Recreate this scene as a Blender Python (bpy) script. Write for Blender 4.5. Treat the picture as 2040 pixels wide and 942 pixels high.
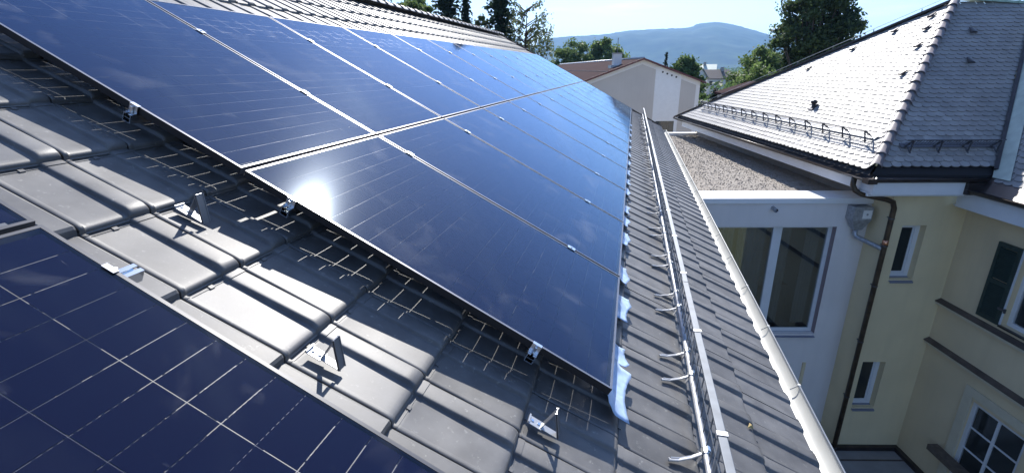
import bpy, math, random, bmesh
from mathutils import Matrix, Vector
random.seed(7)
R = math.radians
for o in list(bpy.data.objects): bpy.data.objects.remove(o, do_unlink=True)
SC = bpy.context.scene
COL = SC.collection

# ------------------------------------------------------------------ camera
CAMR = ((0.9734476886, 0.2288055515, -0.0069005155), (0.0673172658, -0.3149516023, -0.9467174203), (-0.2187875299, 0.9211153607, -0.3219914735))
CAMP = Vector((1.5421976643, -1.6920128445, 0.383418402))
cd = bpy.data.cameras.new('camera'); cam = bpy.data.objects.new('camera', cd); COL.objects.link(cam)
r0, r1, r2 = [Vector(v) for v in CAMR]
cam.matrix_world = Matrix(((r0.x, -r1.x, -r2.x, CAMP.x), (r0.y, -r1.y, -r2.y, CAMP.y), (r0.z, -r1.z, -r2.z, CAMP.z), (0, 0, 0, 1)))
cd.sensor_width = 36; cd.lens = 979.2134 / 2040 * 36; cd.clip_start = 0.05; cd.clip_end = 30000
SC.camera = cam

# ------------------------------------------------------------------ world, sun, exposure
SUN_EL, SUN_AZ = 40.0, -6.7          # azimuth from +Y towards +X
w = bpy.data.worlds.new("World"); SC.world = w; w.use_nodes = True
nt = w.node_tree; bg = nt.nodes['Background']
sky = nt.nodes.new('ShaderNodeTexSky'); sky.sky_type = 'NISHITA'; sky.sun_disc = False
sky.sun_elevation = R(SUN_EL); sky.sun_rotation = R(SUN_AZ); sky.altitude = 400; sky.air_density = 1.0; sky.dust_density = 0.6; sky.ozone_density = 3.0
tc = nt.nodes.new('ShaderNodeTexCoord'); mp = nt.nodes.new('ShaderNodeMapping'); mp.inputs['Scale'].default_value = (1.6, 1.6, 13)
ns = nt.nodes.new('ShaderNodeTexNoise'); ns.inputs['Scale'].default_value = 1.7; ns.inputs['Detail'].default_value = 7; ns.inputs['Roughness'].default_value = 0.55
mp.inputs['Location'].default_value = (3.1, 0.4, 1.7)
rp = nt.nodes.new('ShaderNodeValToRGB'); rp.color_ramp.elements[0].position = 0.55; rp.color_ramp.elements[1].position = 0.80
rp.color_ramp.elements[1].color = (0.28, 0.28, 0.28, 1)
mx = nt.nodes.new('ShaderNodeMixRGB'); mx.inputs['Color2'].default_value = (13.5, 13.8, 14.2, 1)
nt.links.new(tc.outputs['Generated'], mp.inputs['Vector']); nt.links.new(mp.outputs[0], ns.inputs['Vector'])
nt.links.new(ns.outputs['Fac'], rp.inputs['Fac']); nt.links.new(rp.outputs['Color'], mx.inputs['Fac'])
gn = nt.nodes.new('ShaderNodeMixRGB'); gn.blend_type = 'MULTIPLY'; gn.inputs['Fac'].default_value = 1; gn.inputs['Color2'].default_value = (0.88, 0.94, 1.10, 1)
nt.links.new(sky.outputs['Color'], gn.inputs['Color1']); nt.links.new(gn.outputs[0], mx.inputs['Color1']); nt.links.new(mx.outputs[0], bg.inputs['Color'])
bg.inputs['Strength'].default_value = 0.118
S = Vector((math.sin(R(SUN_AZ)) * math.cos(R(SUN_EL)), math.cos(R(SUN_AZ)) * math.cos(R(SUN_EL)), math.sin(R(SUN_EL))))
sl = bpy.data.lights.new('sun', 'SUN'); so = bpy.data.objects.new('sun', sl); COL.objects.link(so)
sl.energy = 4.6; sl.angle = R(0.5); sl.color = (1, 0.96, 0.9)
so.rotation_euler = S.to_track_quat('Z', 'Y').to_euler()
SC.render.engine = 'CYCLES'
SC.render.resolution_x = 1024; SC.render.resolution_y = 472
SC.view_settings.view_transform = 'Standard'; SC.view_settings.look = 'None'; SC.view_settings.exposure = 0.80; SC.view_settings.gamma = 1
SC.cycles.max_bounces = 8; SC.cycles.transparent_max_bounces = 16; SC.cycles.volume_bounces = 0

# ------------------------------------------------------------------ materials
def newmat(name):
    m = bpy.data.materials.new(name); m.use_nodes = True
    return m, m.node_tree, m.node_tree.nodes['Principled BSDF']
def mat(name, col, rough=0.6, tone=0.0, spots=0.0, streak=0.0, metal=0.0, var=0.0, vscale=6.0, col2=None, bump=0.0, bscale=40.0, spec=0.5, rvar=0.0, detail=6, stretch=None):
    m, nt, b = newmat(name); L = nt.links
    b.inputs['Base Color'].default_value = (*col, 1); b.inputs['Roughness'].default_value = rough
    b.inputs['Metallic'].default_value = metal; b.inputs['Specular IOR Level'].default_value = spec
    tc = nt.nodes.new('ShaderNodeTexCoord')
    src = tc.outputs['Object']
    if stretch:
        mpn = nt.nodes.new('ShaderNodeMapping'); mpn.inputs['Scale'].default_value = stretch
        L.new(src, mpn.inputs[0]); src = mpn.outputs[0]
    if var > 0 or col2:
        n = nt.nodes.new('ShaderNodeTexNoise'); n.inputs['Scale'].default_value = vscale; n.inputs['Detail'].default_value = detail
        oi = nt.nodes.new('ShaderNodeObjectInfo'); ad = nt.nodes.new('ShaderNodeVectorMath'); ad.operation = 'ADD'
        ml = nt.nodes.new('ShaderNodeVectorMath'); ml.operation = 'SCALE'; ml.inputs['Scale'].default_value = 37.0
        L.new(oi.outputs['Random'], ml.inputs[0]); L.new(src, ad.inputs[0]); L.new(ml.outputs[0], ad.inputs[1])
        L.new(ad.outputs[0], n.inputs['Vector'])
        r = nt.nodes.new('ShaderNodeValToRGB'); r.color_ramp.elements[0].position = 0.32; r.color_ramp.elements[1].position = 0.68
        c2 = col2 or tuple(min(1, c * (1 + var)) for c in col); c1 = col if col2 else tuple(c * (1 - var) for c in col)
        r.color_ramp.elements[0].color = (*c1, 1); r.color_ramp.elements[1].color = (*c2, 1)
        L.new(n.outputs['Fac'], r.inputs['Fac'])
        out_ = r.outputs['Color']
        if tone:      # each piece a little lighter or darker
            mt = nt.nodes.new('ShaderNodeMapRange'); mt.inputs['To Min'].default_value = 1 - tone; mt.inputs['To Max'].default_value = 1 + tone; L.new(oi.outputs['Random'], mt.inputs['Value'])
            mm = nt.nodes.new('ShaderNodeVectorMath'); mm.operation = 'SCALE'; L.new(out_, mm.inputs[0]); L.new(mt.outputs[0], mm.inputs['Scale']); out_ = mm.outputs[0]
        if spots:     # pale dust and lichen flecks
            ns_ = nt.nodes.new('ShaderNodeTexNoise'); ns_.inputs['Scale'].default_value = 38; ns_.inputs['Detail'].default_value = 6; ns_.inputs['Roughness'].default_value = 0.7; L.new(ad.outputs[0], ns_.inputs['Vector'])
            rs = nt.nodes.new('ShaderNodeValToRGB'); rs.color_ramp.elements[0].position = 0.60; rs.color_ramp.elements[1].position = 0.74; rs.color_ramp.elements[1].color = (spots, spots, spots, 1); L.new(ns_.outputs['Fac'], rs.inputs['Fac'])
            ms = nt.nodes.new('ShaderNodeMixRGB'); ms.inputs['Color2'].default_value = (0.40, 0.39, 0.36, 1); L.new(rs.outputs['Color'], ms.inputs['Fac']); L.new(out_, ms.inputs['Color1']); out_ = ms.outputs[0]
        if streak:    # rain streaks and grime running down
            mk = nt.nodes.new('ShaderNodeMapping'); mk.inputs['Scale'].default_value = (5, 5, .35); L.new(tc.outputs['Object'], mk.inputs[0])
            nk = nt.nodes.new('ShaderNodeTexNoise'); nk.inputs['Scale'].default_value = 1.4; nk.inputs['Detail'].default_value = 6; L.new(mk.outputs[0], nk.inputs['Vector'])
            rk_ = nt.nodes.new('ShaderNodeValToRGB'); rk_.color_ramp.elements[0].position = 0.48; rk_.color_ramp.elements[1].position = 0.78; rk_.color_ramp.elements[1].color = (streak, streak, streak, 1); L.new(nk.outputs['Fac'], rk_.inputs['Fac'])
            mq = nt.nodes.new('ShaderNodeMixRGB'); mq.inputs['Color2'].default_value = tuple(c * .55 for c in col) + (1,); L.new(rk_.outputs['Color'], mq.inputs['Fac']); L.new(out_, mq.inputs['Color1']); out_ = mq.outputs[0]
        L.new(out_, b.inputs['Base Color'])
        if rvar:
            mr = nt.nodes.new('ShaderNodeMapRange'); mr.inputs['To Min'].default_value = max(0.02, rough - rvar); mr.inputs['To Max'].default_value = rough + rvar
            L.new(n.outputs['Fac'], mr.inputs['Value']); L.new(mr.outputs[0], b.inputs['Roughness'])
    if bump:
        n2 = nt.nodes.new('ShaderNodeTexNoise'); n2.inputs['Scale'].default_value = bscale; n2.inputs['Detail'].default_value = 5
        L.new(src, n2.inputs['Vector'])
        bp = nt.nodes.new('ShaderNodeBump'); bp.inputs['Strength'].default_value = bump; bp.inputs['Distance'].default_value = 0.02
        L.new(n2.outputs['Fac'], bp.inputs['Height']); L.new(bp.outputs[0], b.inputs['Normal'])
    return m

M_tile = mat('glazed_anthracite_tile', (0.118, 0.116, 0.113), 0.50, tone=0.16, spots=0.5, var=0.24, vscale=9, bump=0.06, bscale=420, rvar=0.05, spec=0.6)
M_biber = mat('plain_clay_tile', (0.30, 0.288, 0.272), 0.52, tone=0.14, var=0.18, vscale=3, bump=0.05, bscale=60, spec=0.45)
M_deck = mat('dark_underlay', (0.02, 0.02, 0.022), 0.9)
M_alu = mat('brushed_aluminium', (0.78, 0.79, 0.8), 0.28, metal=1.0, var=0.08, vscale=20)
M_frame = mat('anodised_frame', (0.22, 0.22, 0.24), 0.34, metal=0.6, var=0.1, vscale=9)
M_frameshade = mat('shaded_frame_side', (0.02, 0.02, 0.022), 0.4, metal=0.2)
M_chrome = mat('stainless_clamp', (0.75, 0.78, 0.8), 0.16, metal=1.0)
M_galv = mat('galvanised_steel', (0.42, 0.43, 0.45), 0.48, metal=0.7, var=0.22, vscale=18)
M_rail = mat('dull_galvanised_rail', (0.13, 0.145, 0.165), 0.5, metal=0.3, var=0.15, vscale=14)
M_hook = mat('coated_steel_hook', (0.30, 0.31, 0.33), 0.35, metal=0.6)
M_hook2 = mat('galvanised_strap', (0.5, 0.51, 0.52), 0.4, metal=0.6)
M_wire = mat('dark_steel_wire', (0.12, 0.12, 0.13), 0.4, metal=0.6)
M_gut = mat('pale_zinc_gutter', (0.50, 0.50, 0.47), 0.5, metal=0.05, var=0.07, vscale=3)
M_brown = mat('brown_coated_metal', (0.045, 0.035, 0.032), 0.30, metal=0.25, var=0.3, vscale=5)
M_bronze = mat('weathered_copper_pipe', (0.10, 0.07, 0.045), 0.45, metal=0.5, var=0.35, vscale=6)
M_copper = mat('bright_copper', (0.75, 0.35, 0.2), 0.25, metal=1.0)
M_verdi = mat('green_patina_copper', (0.30, 0.42, 0.36), 0.5, metal=0.2, var=0.2, vscale=5)
M_palemetal = mat('pale_valley_sheet', (0.50, 0.55, 0.46), 0.45, metal=0.2, var=0.15, vscale=4)
M_white = mat('white_painted_plaster', (0.76, 0.74, 0.71), 0.85, streak=0.11, var=0.03, vscale=2, bump=0.05, bscale=120)
M_pinkwhite = mat('pinkish_white_plaster', (0.76, 0.71, 0.68), 0.85, streak=0.11, var=0.04, vscale=1.2, bump=0.05, bscale=120)
M_whitepaint = mat('white_woodwork', (0.72, 0.73, 0.74), 0.5, var=0.03, vscale=4)
M_yellow = mat('yellow_plaster', (0.76, 0.63, 0.39), 0.88, streak=0.11, var=0.05, vscale=1.3, bump=0.12, bscale=90)
M_yellow2 = mat('darker_yellow_plaster', (0.71, 0.58, 0.37), 0.88, streak=0.11, var=0.05, vscale=1.3, bump=0.12, bscale=90)
M_cream = mat('cream_trim', (0.62, 0.55, 0.40), 0.85, var=0.04)
M_beige = mat('beige_plaster', (0.52, 0.485, 0.45), 0.9, streak=0.11, var=0.04, vscale=0.6)
M_offwhite = mat('offwhite_plaster', (0.72, 0.70, 0.68), 0.9, streak=0.11, var=0.03, vscale=0.5)
M_redroof = mat('red_brown_roof', (0.042, 0.019, 0.020), 0.95, var=0.2, vscale=1.5, spec=0.05)
M_redtrim = mat('dark_red_verge', (0.10, 0.025, 0.025), 0.5)
M_gravel = mat('gravel', (0.25, 0.22, 0.185), 0.95, col2=(0.34, 0.305, 0.265), vscale=11, bump=1.0, bscale=9)
M_stone = mat('gravel_stone', (0.27, 0.24, 0.205), 0.9, var=0.3, vscale=6)
M_coping = mat('white_coping_sheet', (0.80, 0.80, 0.80), 0.4, var=0.02)
M_sill = mat('blue_grey_sill', (0.25, 0.27, 0.34), 0.45, metal=0.3)
M_mauve = mat('mauve_reveal', (0.30, 0.24, 0.25), 0.85, var=0.05)
M_green = mat('dark_green_shutter_paint', (0.022, 0.042, 0.036), 0.5, var=0.2, vscale=10)
M_brownstone = mat('brown_ledge_sheet', (0.10, 0.075, 0.06), 0.6, var=0.25, vscale=6)
M_wood = mat('weathered_wood', (0.13, 0.10, 0.075), 0.8, var=0.25, vscale=12)
M_blue = mat('blue_plastic_film', (0.42, 0.55, 0.74), 0.35, var=0.16, vscale=25)
M_leafbit = mat('dry_leaf', (0.35, 0.26, 0.10), 0.8)
M_void = mat('dark_interior', (0.012, 0.012, 0.014), 0.8)
M_ground = mat('ground', (0.09, 0.11, 0.05), 0.95, col2=(0.16, 0.15, 0.10), vscale=0.02)
M_hill = mat('forested_hill', (0.008, 0.020, 0.010), 0.95, col2=(0.045, 0.075, 0.030), vscale=0.009, detail=9, spec=0.1)
M_bark = mat('bark', (0.07, 0.055, 0.042), 0.9, var=0.3, vscale=4)
M_concrete = mat('grey_concrete', (0.30, 0.29, 0.28), 0.9, var=0.1, vscale=3)

def window_glass(name, tint=(0.05, 0.055, 0.06), rough=0.02):
    m, nt, b = newmat(name)
    b.inputs['Base Color'].default_value = (*tint, 1); b.inputs['Roughness'].default_value = rough
    b.inputs['Specular IOR Level'].default_value = 0.8
    return m
M_pane = window_glass('window_pane')
def clear_glass():
    m = bpy.data.materials.new('clear_window_glass'); m.use_nodes = True; nt = m.node_tree; nt.nodes.remove(nt.nodes['Principled BSDF'])
    t = nt.nodes.new('ShaderNodeBsdfTransparent'); t.inputs['Color'].default_value = (0.72, 0.76, 0.76, 1); g = nt.nodes.new('ShaderNodeBsdfGlossy'); g.inputs['Roughness'].default_value = 0.01
    x = nt.nodes.new('ShaderNodeMixShader'); lw = nt.nodes.new('ShaderNodeLayerWeight'); lw.inputs['Blend'].default_value = 0.25
    mr = nt.nodes.new('ShaderNodeMapRange'); mr.inputs['To Min'].default_value = 0.17; mr.inputs['To Max'].default_value = 1; nt.links.new(lw.outputs['Fresnel'], mr.inputs['Value'])
    nt.links.new(mr.outputs[0], x.inputs[0]); nt.links.new(t.outputs[0], x.inputs[1]); nt.links.new(g.outputs[0], x.inputs[2]); nt.links.new(x.outputs[0], nt.nodes['Material Output'].inputs['Surface']); return m
M_clear = clear_glass()
M_addcurtain = mat('added_grey_curtain', (0.30, 0.31, 0.33), 0.9, var=0.1, vscale=3)
M_room = mat('room_wall', (0.30, 0.29, 0.28), 0.9)
M_pane2 = window_glass('dark_window_pane', (0.03, 0.035, 0.035), 0.05)

def leaf_mat(name, c1, c2, sc=0.5):
    m, nt, b = newmat(name); L = nt.links
    g = nt.nodes.new('ShaderNodeNewGeometry'); tcn = nt.nodes.new('ShaderNodeTexCoord')
    n = nt.nodes.new('ShaderNodeTexNoise'); n.inputs['Scale'].default_value = sc; n.inputs['Detail'].default_value = 3
    r = nt.nodes.new('ShaderNodeValToRGB'); r.color_ramp.elements[0].position = 0.35; r.color_ramp.elements[1].position = 0.65
    r.color_ramp.elements[0].color = (*c1, 1); r.color_ramp.elements[1].color = (*c2, 1)
    L.new(tcn.outputs['Object'], n.inputs['Vector'])
    ad = nt.nodes.new('ShaderNodeMath'); ad.operation = 'MULTIPLY_ADD'; ad.inputs[1].default_value = 0.35; ad.inputs[2].default_value = -0.17
    a2 = nt.nodes.new('ShaderNodeMath'); L.new(g.outputs['Random Per Island'], ad.inputs[0]); L.new(ad.outputs[0], a2.inputs[0]); L.new(n.outputs['Fac'], a2.inputs[1])
    L.new(a2.outputs[0], r.inputs['Fac']); L.new(r.outputs['Color'], b.inputs['Base Color'])
    b.inputs['Roughness'].default_value = 0.55; b.inputs['Specular IOR Level'].default_value = 0.35
    tr = nt.nodes.new('ShaderNodeBsdfTranslucent'); mxs = nt.nodes.new('ShaderNodeMixShader'); mxs.inputs[0].default_value = 0.50
    L.new(r.outputs['Color'], tr.inputs['Color']); L.new(b.outputs[0], mxs.inputs[1]); L.new(tr.outputs[0], mxs.inputs[2])
    L.new(mxs.outputs[0], nt.nodes['Material Output'].inputs['Surface'])
    return m
M_lf_dark = leaf_mat('dark_foliage', (0.030, 0.055, 0.026), (0.095, 0.140, 0.050))
M_lf_mid = leaf_mat('mid_green_foliage', (0.050, 0.095, 0.024), (0.14, 0.21, 0.060))
M_lf_light = leaf_mat('light_green_foliage', (0.075, 0.125, 0.030), (0.19, 0.26, 0.085))
M_lf_con = leaf_mat('conifer_needles', (0.018, 0.036, 0.022), (0.05, 0.08, 0.042))
M_lf_birch = leaf_mat('birch_foliage', (0.06, 0.085, 0.03), (0.16, 0.19, 0.09))

# solar glass: clear fresnel glass with dust film; cells: near black blue
def solar_glass():
    m = bpy.data.materials.new('solar_glass'); m.use_nodes = True; nt = m.node_tree; L = nt.links
    nt.nodes.remove(nt.nodes['Principled BSDF']); out = nt.nodes['Material Output']
    tcn = nt.nodes.new('ShaderNodeTexCoord'); oi = nt.nodes.new('ShaderNodeObjectInfo')
    ml = nt.nodes.new('ShaderNodeVectorMath'); ml.operation = 'SCALE'; ml.inputs['Scale'].default_value = 53.0
    ad = nt.nodes.new('ShaderNodeVectorMath'); ad.operation = 'ADD'
    L.new(oi.outputs['Random'], ml.inputs[0]); L.new(tcn.outputs['Object'], ad.inputs[0]); L.new(ml.outputs[0], ad.inputs[1])
    tr = nt.nodes.new('ShaderNodeBsdfTransparent'); tr.inputs['Color'].default_value = (0.95, 0.96, 0.97, 1)
    gl = nt.nodes.new('ShaderNodeBsdfGlossy'); gl.inputs['Roughness'].default_value = 0.045; gl.inputs['Color'].default_value = (0.55, 0.74, 1.0, 1)
    fr = nt.nodes.new('ShaderNodeFresnel'); ge = nt.nodes.new('ShaderNodeNewGeometry'); io = nt.nodes.new('ShaderNodeMapRange')
    io.inputs['To Min'].default_value = 1.5; io.inputs['To Max'].default_value = 1 / 1.5; L.new(ge.outputs['Backfacing'], io.inputs['Value']); L.new(io.outputs[0], fr.inputs['IOR'])   # same reflectance from both sides of the thin pane
    # pebbled glass
    nb = nt.nodes.new('ShaderNodeTexNoise'); nb.inputs['Scale'].default_value = 520; nb.inputs['Detail'].default_value = 2
    L.new(tcn.outputs['Object'], nb.inputs['Vector'])
    bp = nt.nodes.new('ShaderNodeBump'); bp.inputs['Strength'].default_value = 0.03; bp.inputs['Distance'].default_value = 0.0004
    L.new(nb.outputs['Fac'], bp.inputs['Height']); L.new(bp.outputs[0], gl.inputs['Normal'])
    g2_ = nt.nodes.new('ShaderNodeBsdfGlossy'); g2_.inputs['Roughness'].default_value = 0.13; g2_.inputs['Color'].default_value = (0.75, 0.86, 1.0, 1); L.new(bp.outputs[0], g2_.inputs['Normal'])
    mg = nt.nodes.new('ShaderNodeMixShader'); mg.inputs[0].default_value = 0.16; L.new(gl.outputs[0], mg.inputs[1]); L.new(g2_.outputs[0], mg.inputs[2])
    m1 = nt.nodes.new('ShaderNodeMixShader'); L.new(fr.outputs[0], m1.inputs[0]); L.new(tr.outputs[0], m1.inputs[1]); L.new(mg.outputs[0], m1.inputs[2])
    # dust film, smears and specks
    n1 = nt.nodes.new('ShaderNodeTexNoise'); n1.inputs['Scale'].default_value = 2.6; n1.inputs['Detail'].default_value = 8; n1.inputs['Distortion'].default_value = 1.2
    L.new(ad.outputs[0], n1.inputs['Vector'])
    r1 = nt.nodes.new('ShaderNodeValToRGB'); r1.color_ramp.elements[0].position = 0.57; r1.color_ramp.elements[1].position = 0.80
    r1.color_ramp.elements[0].color = (0.0, 0.0, 0.0, 1); r1.color_ramp.elements[1].color = (0.12, 0.12, 0.12, 1)
    L.new(n1.outputs['Fac'], r1.inputs['Fac'])
    v = nt.nodes.new('ShaderNodeTexVoronoi'); v.inputs['Scale'].default_value = 16; L.new(ad.outputs[0], v.inputs['Vector'])
    r2 = nt.nodes.new('ShaderNodeValToRGB'); r2.color_ramp.elements[0].position = 0.012; r2.color_ramp.elements[1].position = 0.035
    r2.color_ramp.elements[0].color = (0.30, 0.30, 0.30, 1); r2.color_ramp.elements[1].color = (0, 0, 0, 1)
    L.new(v.outputs['Distance'], r2.inputs['Fac'])
    # only some of the specks
    cs = nt.nodes.new('ShaderNodeSeparateColor'); L.new(v.outputs['Color'], cs.inputs[0])
    gt = nt.nodes.new('ShaderNodeMath'); gt.operation = 'GREATER_THAN'; gt.inputs[1].default_value = 0.72; L.new(cs.outputs[0], gt.inputs[0])
    mu = nt.nodes.new('ShaderNodeMath'); mu.operation = 'MULTIPLY'; L.new(r2.outputs['Color'], mu.inputs[0]); L.new(gt.outputs[0], mu.inputs[1])
    # scuffs: stretched noise
    mpn = nt.nodes.new('ShaderNodeMapping'); mpn.inputs['Scale'].default_value = (3, 14, 1); mpn.inputs['Rotation'].default_value = (0, 0, 0.5)
    L.new(ad.outputs[0], mpn.inputs[0]); n3 = nt.nodes.new('ShaderNodeTexNoise'); n3.inputs['Scale'].default_value = 1.8; n3.inputs['Detail'].default_value = 4; n3.inputs['Distortion'].default_value = 2.2
    L.new(mpn.outputs[0], n3.inputs['Vector']); r3 = nt.nodes.new('ShaderNodeValToRGB'); r3.color_ramp.elements[0].position = 0.70; r3.color_ramp.elements[1].position = 0.80
    r3.color_ramp.elements[1].color = (0.13, 0.13, 0.13, 1); L.new(n3.outputs['Fac'], r3.inputs['Fac'])
    a1 = nt.nodes.new('ShaderNodeMath'); a1.operation = 'ADD'; L.new(r1.outputs['Color'], a1.inputs[0]); L.new(mu.outputs[0], a1.inputs[1])
    a2 = nt.nodes.new('ShaderNodeMath'); a2.operation = 'ADD'; L.new(a1.outputs[0], a2.inputs[0]); L.new(r3.outputs['Color'], a2.inputs[1])
    df = nt.nodes.new('ShaderNodeBsdfDiffuse'); df.inputs['Color'].default_value = (0.55, 0.56, 0.58, 1)
    m2 = nt.nodes.new('ShaderNodeMixShader'); L.new(a2.outputs[0], m2.inputs[0]); L.new(m1.outputs[0], m2.inputs[1]); L.new(df.outputs[0], m2.inputs[2])
    L.new(m2.outputs[0], out.inputs['Surface'])
    return m
M_sglass = solar_glass()
def cellmat():
    m, nt, b = newmat('silicon_cell'); L = nt.links
    b.inputs['Base Color'].default_value = (0.0058, 0.0056, 0.0200, 1); b.inputs['Roughness'].default_value = 0.6; b.inputs['Specular IOR Level'].default_value = 0.0
    return m
M_cell = cellmat()
def ribbonmat(amax=0.36, fmin=0.38):
    m, nt, b = newmat('tinned_ribbon'); L = nt.links
    b.inputs['Base Color'].default_value = (0.8, 0.8, 0.85, 1); b.inputs['Roughness'].default_value = 0.35; b.inputs['Metallic'].default_value = 0.6
    tcn = nt.nodes.new('ShaderNodeTexCoord'); sx = nt.nodes.new('ShaderNodeSeparateXYZ'); L.new(tcn.outputs['Object'], sx.inputs[0])
    mm = nt.nodes.new('ShaderNodeMath'); mm.operation = 'MULTIPLY'; mm.inputs[1].default_value = 55.0; L.new(sx.outputs['Y'], mm.inputs[0])
    fr = nt.nodes.new('ShaderNodeMath'); fr.operation = 'FRACT'; L.new(mm.outputs[0], fr.inputs[0])
    lt = nt.nodes.new('ShaderNodeMath'); lt.operation = 'LESS_THAN'; lt.inputs[1].default_value = 0.6; L.new(fr.outputs[0], lt.inputs[0])
    n = nt.nodes.new('ShaderNodeTexNoise'); n.inputs['Scale'].default_value = 3.0; L.new(tcn.outputs['Object'], n.inputs['Vector'])
    g2 = nt.nodes.new('ShaderNodeMath'); g2.operation = 'GREATER_THAN'; g2.inputs[1].default_value = 0.52; L.new(n.outputs['Fac'], g2.inputs[0])
    mxx = nt.nodes.new('ShaderNodeMath'); mxx.operation = 'MAXIMUM'; L.new(lt.outputs[0], mxx.inputs[0]); L.new(g2.outputs[0], mxx.inputs[1])
    m3 = nt.nodes.new('ShaderNodeMath'); m3.operation = 'MULTIPLY'; m3.inputs[1].default_value = amax; n4 = nt.nodes.new('ShaderNodeTexNoise'); n4.inputs['Scale'].default_value = 1.1; n4.inputs['Detail'].default_value = 2; oi4 = nt.nodes.new('ShaderNodeObjectInfo'); a4 = nt.nodes.new('ShaderNodeVectorMath'); a4.operation = 'ADD'; s4 = nt.nodes.new('ShaderNodeVectorMath'); s4.operation = 'SCALE'; s4.inputs['Scale'].default_value = 31
    L.new(oi4.outputs['Random'], s4.inputs[0]); L.new(s4.outputs[0], a4.inputs[1]); L.new(tcn.outputs['Object'], a4.inputs[0]); L.new(a4.outputs[0], n4.inputs['Vector'])
    r4 = nt.nodes.new('ShaderNodeMapRange'); r4.inputs['From Min'].default_value = fmin; r4.inputs['From Max'].default_value = 0.66; L.new(n4.outputs['Fac'], r4.inputs['Value'])
    m5 = nt.nodes.new('ShaderNodeMath'); m5.operation = 'MULTIPLY'; L.new(mxx.outputs[0], m5.inputs[0]); L.new(r4.outputs[0], m5.inputs[1]); L.new(m5.outputs[0], m3.inputs[0])
    L.new(m3.outputs[0], b.inputs['Alpha'])
    return m
M_ribbon = ribbonmat()

# ------------------------------------------------------------------ mesh helpers
class MB:
    def __init__(s): s.v = []; s.f = []
    def add(s, vs, fs):
        k = len(s.v); s.v += [tuple(x) for x in vs]; s.f += [tuple(i + k for i in f) for f in fs]; return s
    def box(s, a, b):
        x0, y0, z0 = a; x1, y1, z1 = b
        return s.add([(x0, y0, z0), (x1, y0, z0), (x1, y1, z0), (x0, y1, z0), (x0, y0, z1), (x1, y0, z1), (x1, y1, z1), (x0, y1, z1)],
                     [(0, 3, 2, 1), (4, 5, 6, 7), (0, 1, 5, 4), (1, 2, 6, 5), (2, 3, 7, 6), (3, 0, 4, 7)])
    def bar(s, p, q, wd, ht, up=(0, 0, 1), bev=0):
        p = Vector(p); q = Vector(q); d = (q - p).normalized(); u = Vector(up); sd = d.cross(u).normalized(); u = sd.cross(d).normalized()
        c = []
        for e in (p, q):
            for a, b in ((-1, -1), (1, -1), (1, 1), (-1, 1)): c.append(e + sd * (a * wd / 2) + u * (b * ht / 2))
        return s.add(c, [(0, 3, 2, 1), (4, 5, 6, 7), (0, 1, 5, 4), (1, 2, 6, 5), (2, 3, 7, 6), (3, 0, 4, 7)])
    def tube(s, pts, r, n=8, closed=True, ang0=0, ang1=2 * math.pi, radii=None, up=None):
        pts = [Vector(p) for p in pts]; rings = []; full = abs(ang1 - ang0 - 2 * math.pi) < 1e-6
        cnt = n if full else n + 1; prev = None
        for i, p in enumerate(pts):
            d = (pts[min(i + 1, len(pts) - 1)] - pts[max(i - 1, 0)]).normalized()
            if up is not None: a = Vector(up)
            elif prev is not None: a = prev
            else: a = Vector((0, 0, 1)) if abs(d.z) < 0.9 else Vector((1, 0, 0))
            sd = d.cross(a).normalized(); u = sd.cross(d).normalized(); prev = u
            rr = radii[i] if radii else r
            rings.append([p + (sd * math.cos(ang0 + (ang1 - ang0) * k / n) + u * math.sin(ang0 + (ang1 - ang0) * k / n)) * rr for k in range(cnt)])
        vs = [v for rg in rings for v in rg]; fs = []
        for i in range(len(pts) - 1):
            for k in range(n):
                k2 = (k + 1) % cnt
                fs.append((i * cnt + k, i * cnt + k2, (i + 1) * cnt + k2, (i + 1) * cnt + k))
        if full and closed:
            fs.append(tuple(range(cnt))[::-1]); fs.append(tuple((len(pts) - 1) * cnt + k for k in range(cnt)))
        return s.add(vs, fs)
    def prism(s, poly, a, b):   # poly: list of 3D points in a plane, extruded by vector from offset a to b (Vectors)
        n = len(poly); a = Vector(a); b = Vector(b)
        vs = [Vector(p) + a for p in poly] + [Vector(p) + b for p in poly]
        fs = [tuple(range(n))[::-1], tuple(range(n, 2 * n))] + [(i, (i + 1) % n, (i + 1) % n + n, i + n) for i in range(n)]
        return s.add(vs, fs)
    def mesh(s, name, m, smooth=False):
        me = bpy.data.meshes.new(name); me.from_pydata(s.v, [], s.f)
        if m: me.materials.append(m)
        if smooth:
            me.shade_smooth() if hasattr(me, 'shade_smooth') else [setattr(p, 'use_smooth', True) for p in me.polygons]
        me.validate(); me.update(); return me

def fixn(me):
    bm = bmesh.new(); bm.from_mesh(me); bmesh.ops.recalc_face_normals(bm, faces=bm.faces); bm.to_mesh(me); bm.free(); return me
def link(name, data, parent=None, mw=None, loc=None):
    o = bpy.data.objects.new(name, data); COL.objects.link(o)
    if parent: o.parent = parent
    if mw is not None: o.matrix_basis = mw
    if loc is not None: o.location = loc
    return o
def obj(name, mb, m, parent=None, smooth=False, mw=None, loc=None, fix=True, bevel=0):
    me = mb.mesh(name, m, smooth)
    if fix: fixn(me)
    o = link(name, me, parent, mw, loc)
    if smooth or bevel:
        pass
    if bevel:
        bv = o.modifiers.new('bevel', 'BEVEL'); bv.width = bevel; bv.segments = 2; bv.limit_method = 'ANGLE'
    return o
def smooth_angle(me, deg=40):
    try: me.set_sharp_from_angle(angle=R(deg))
    except Exception: pass
def thing(name, label, cat, mw=None, loc=None, group=None):
    o = link(name, None, None, mw, loc); o.empty_display_size = 0.2
    return tag(o, label, cat, group)
def tag(o, label=None, cat=None, group=None, kind=None):
    if label: o['label'] = label
    if cat: o['category'] = cat
    if group: o['group'] = group
    if kind: o['kind'] = kind
    return o

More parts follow.
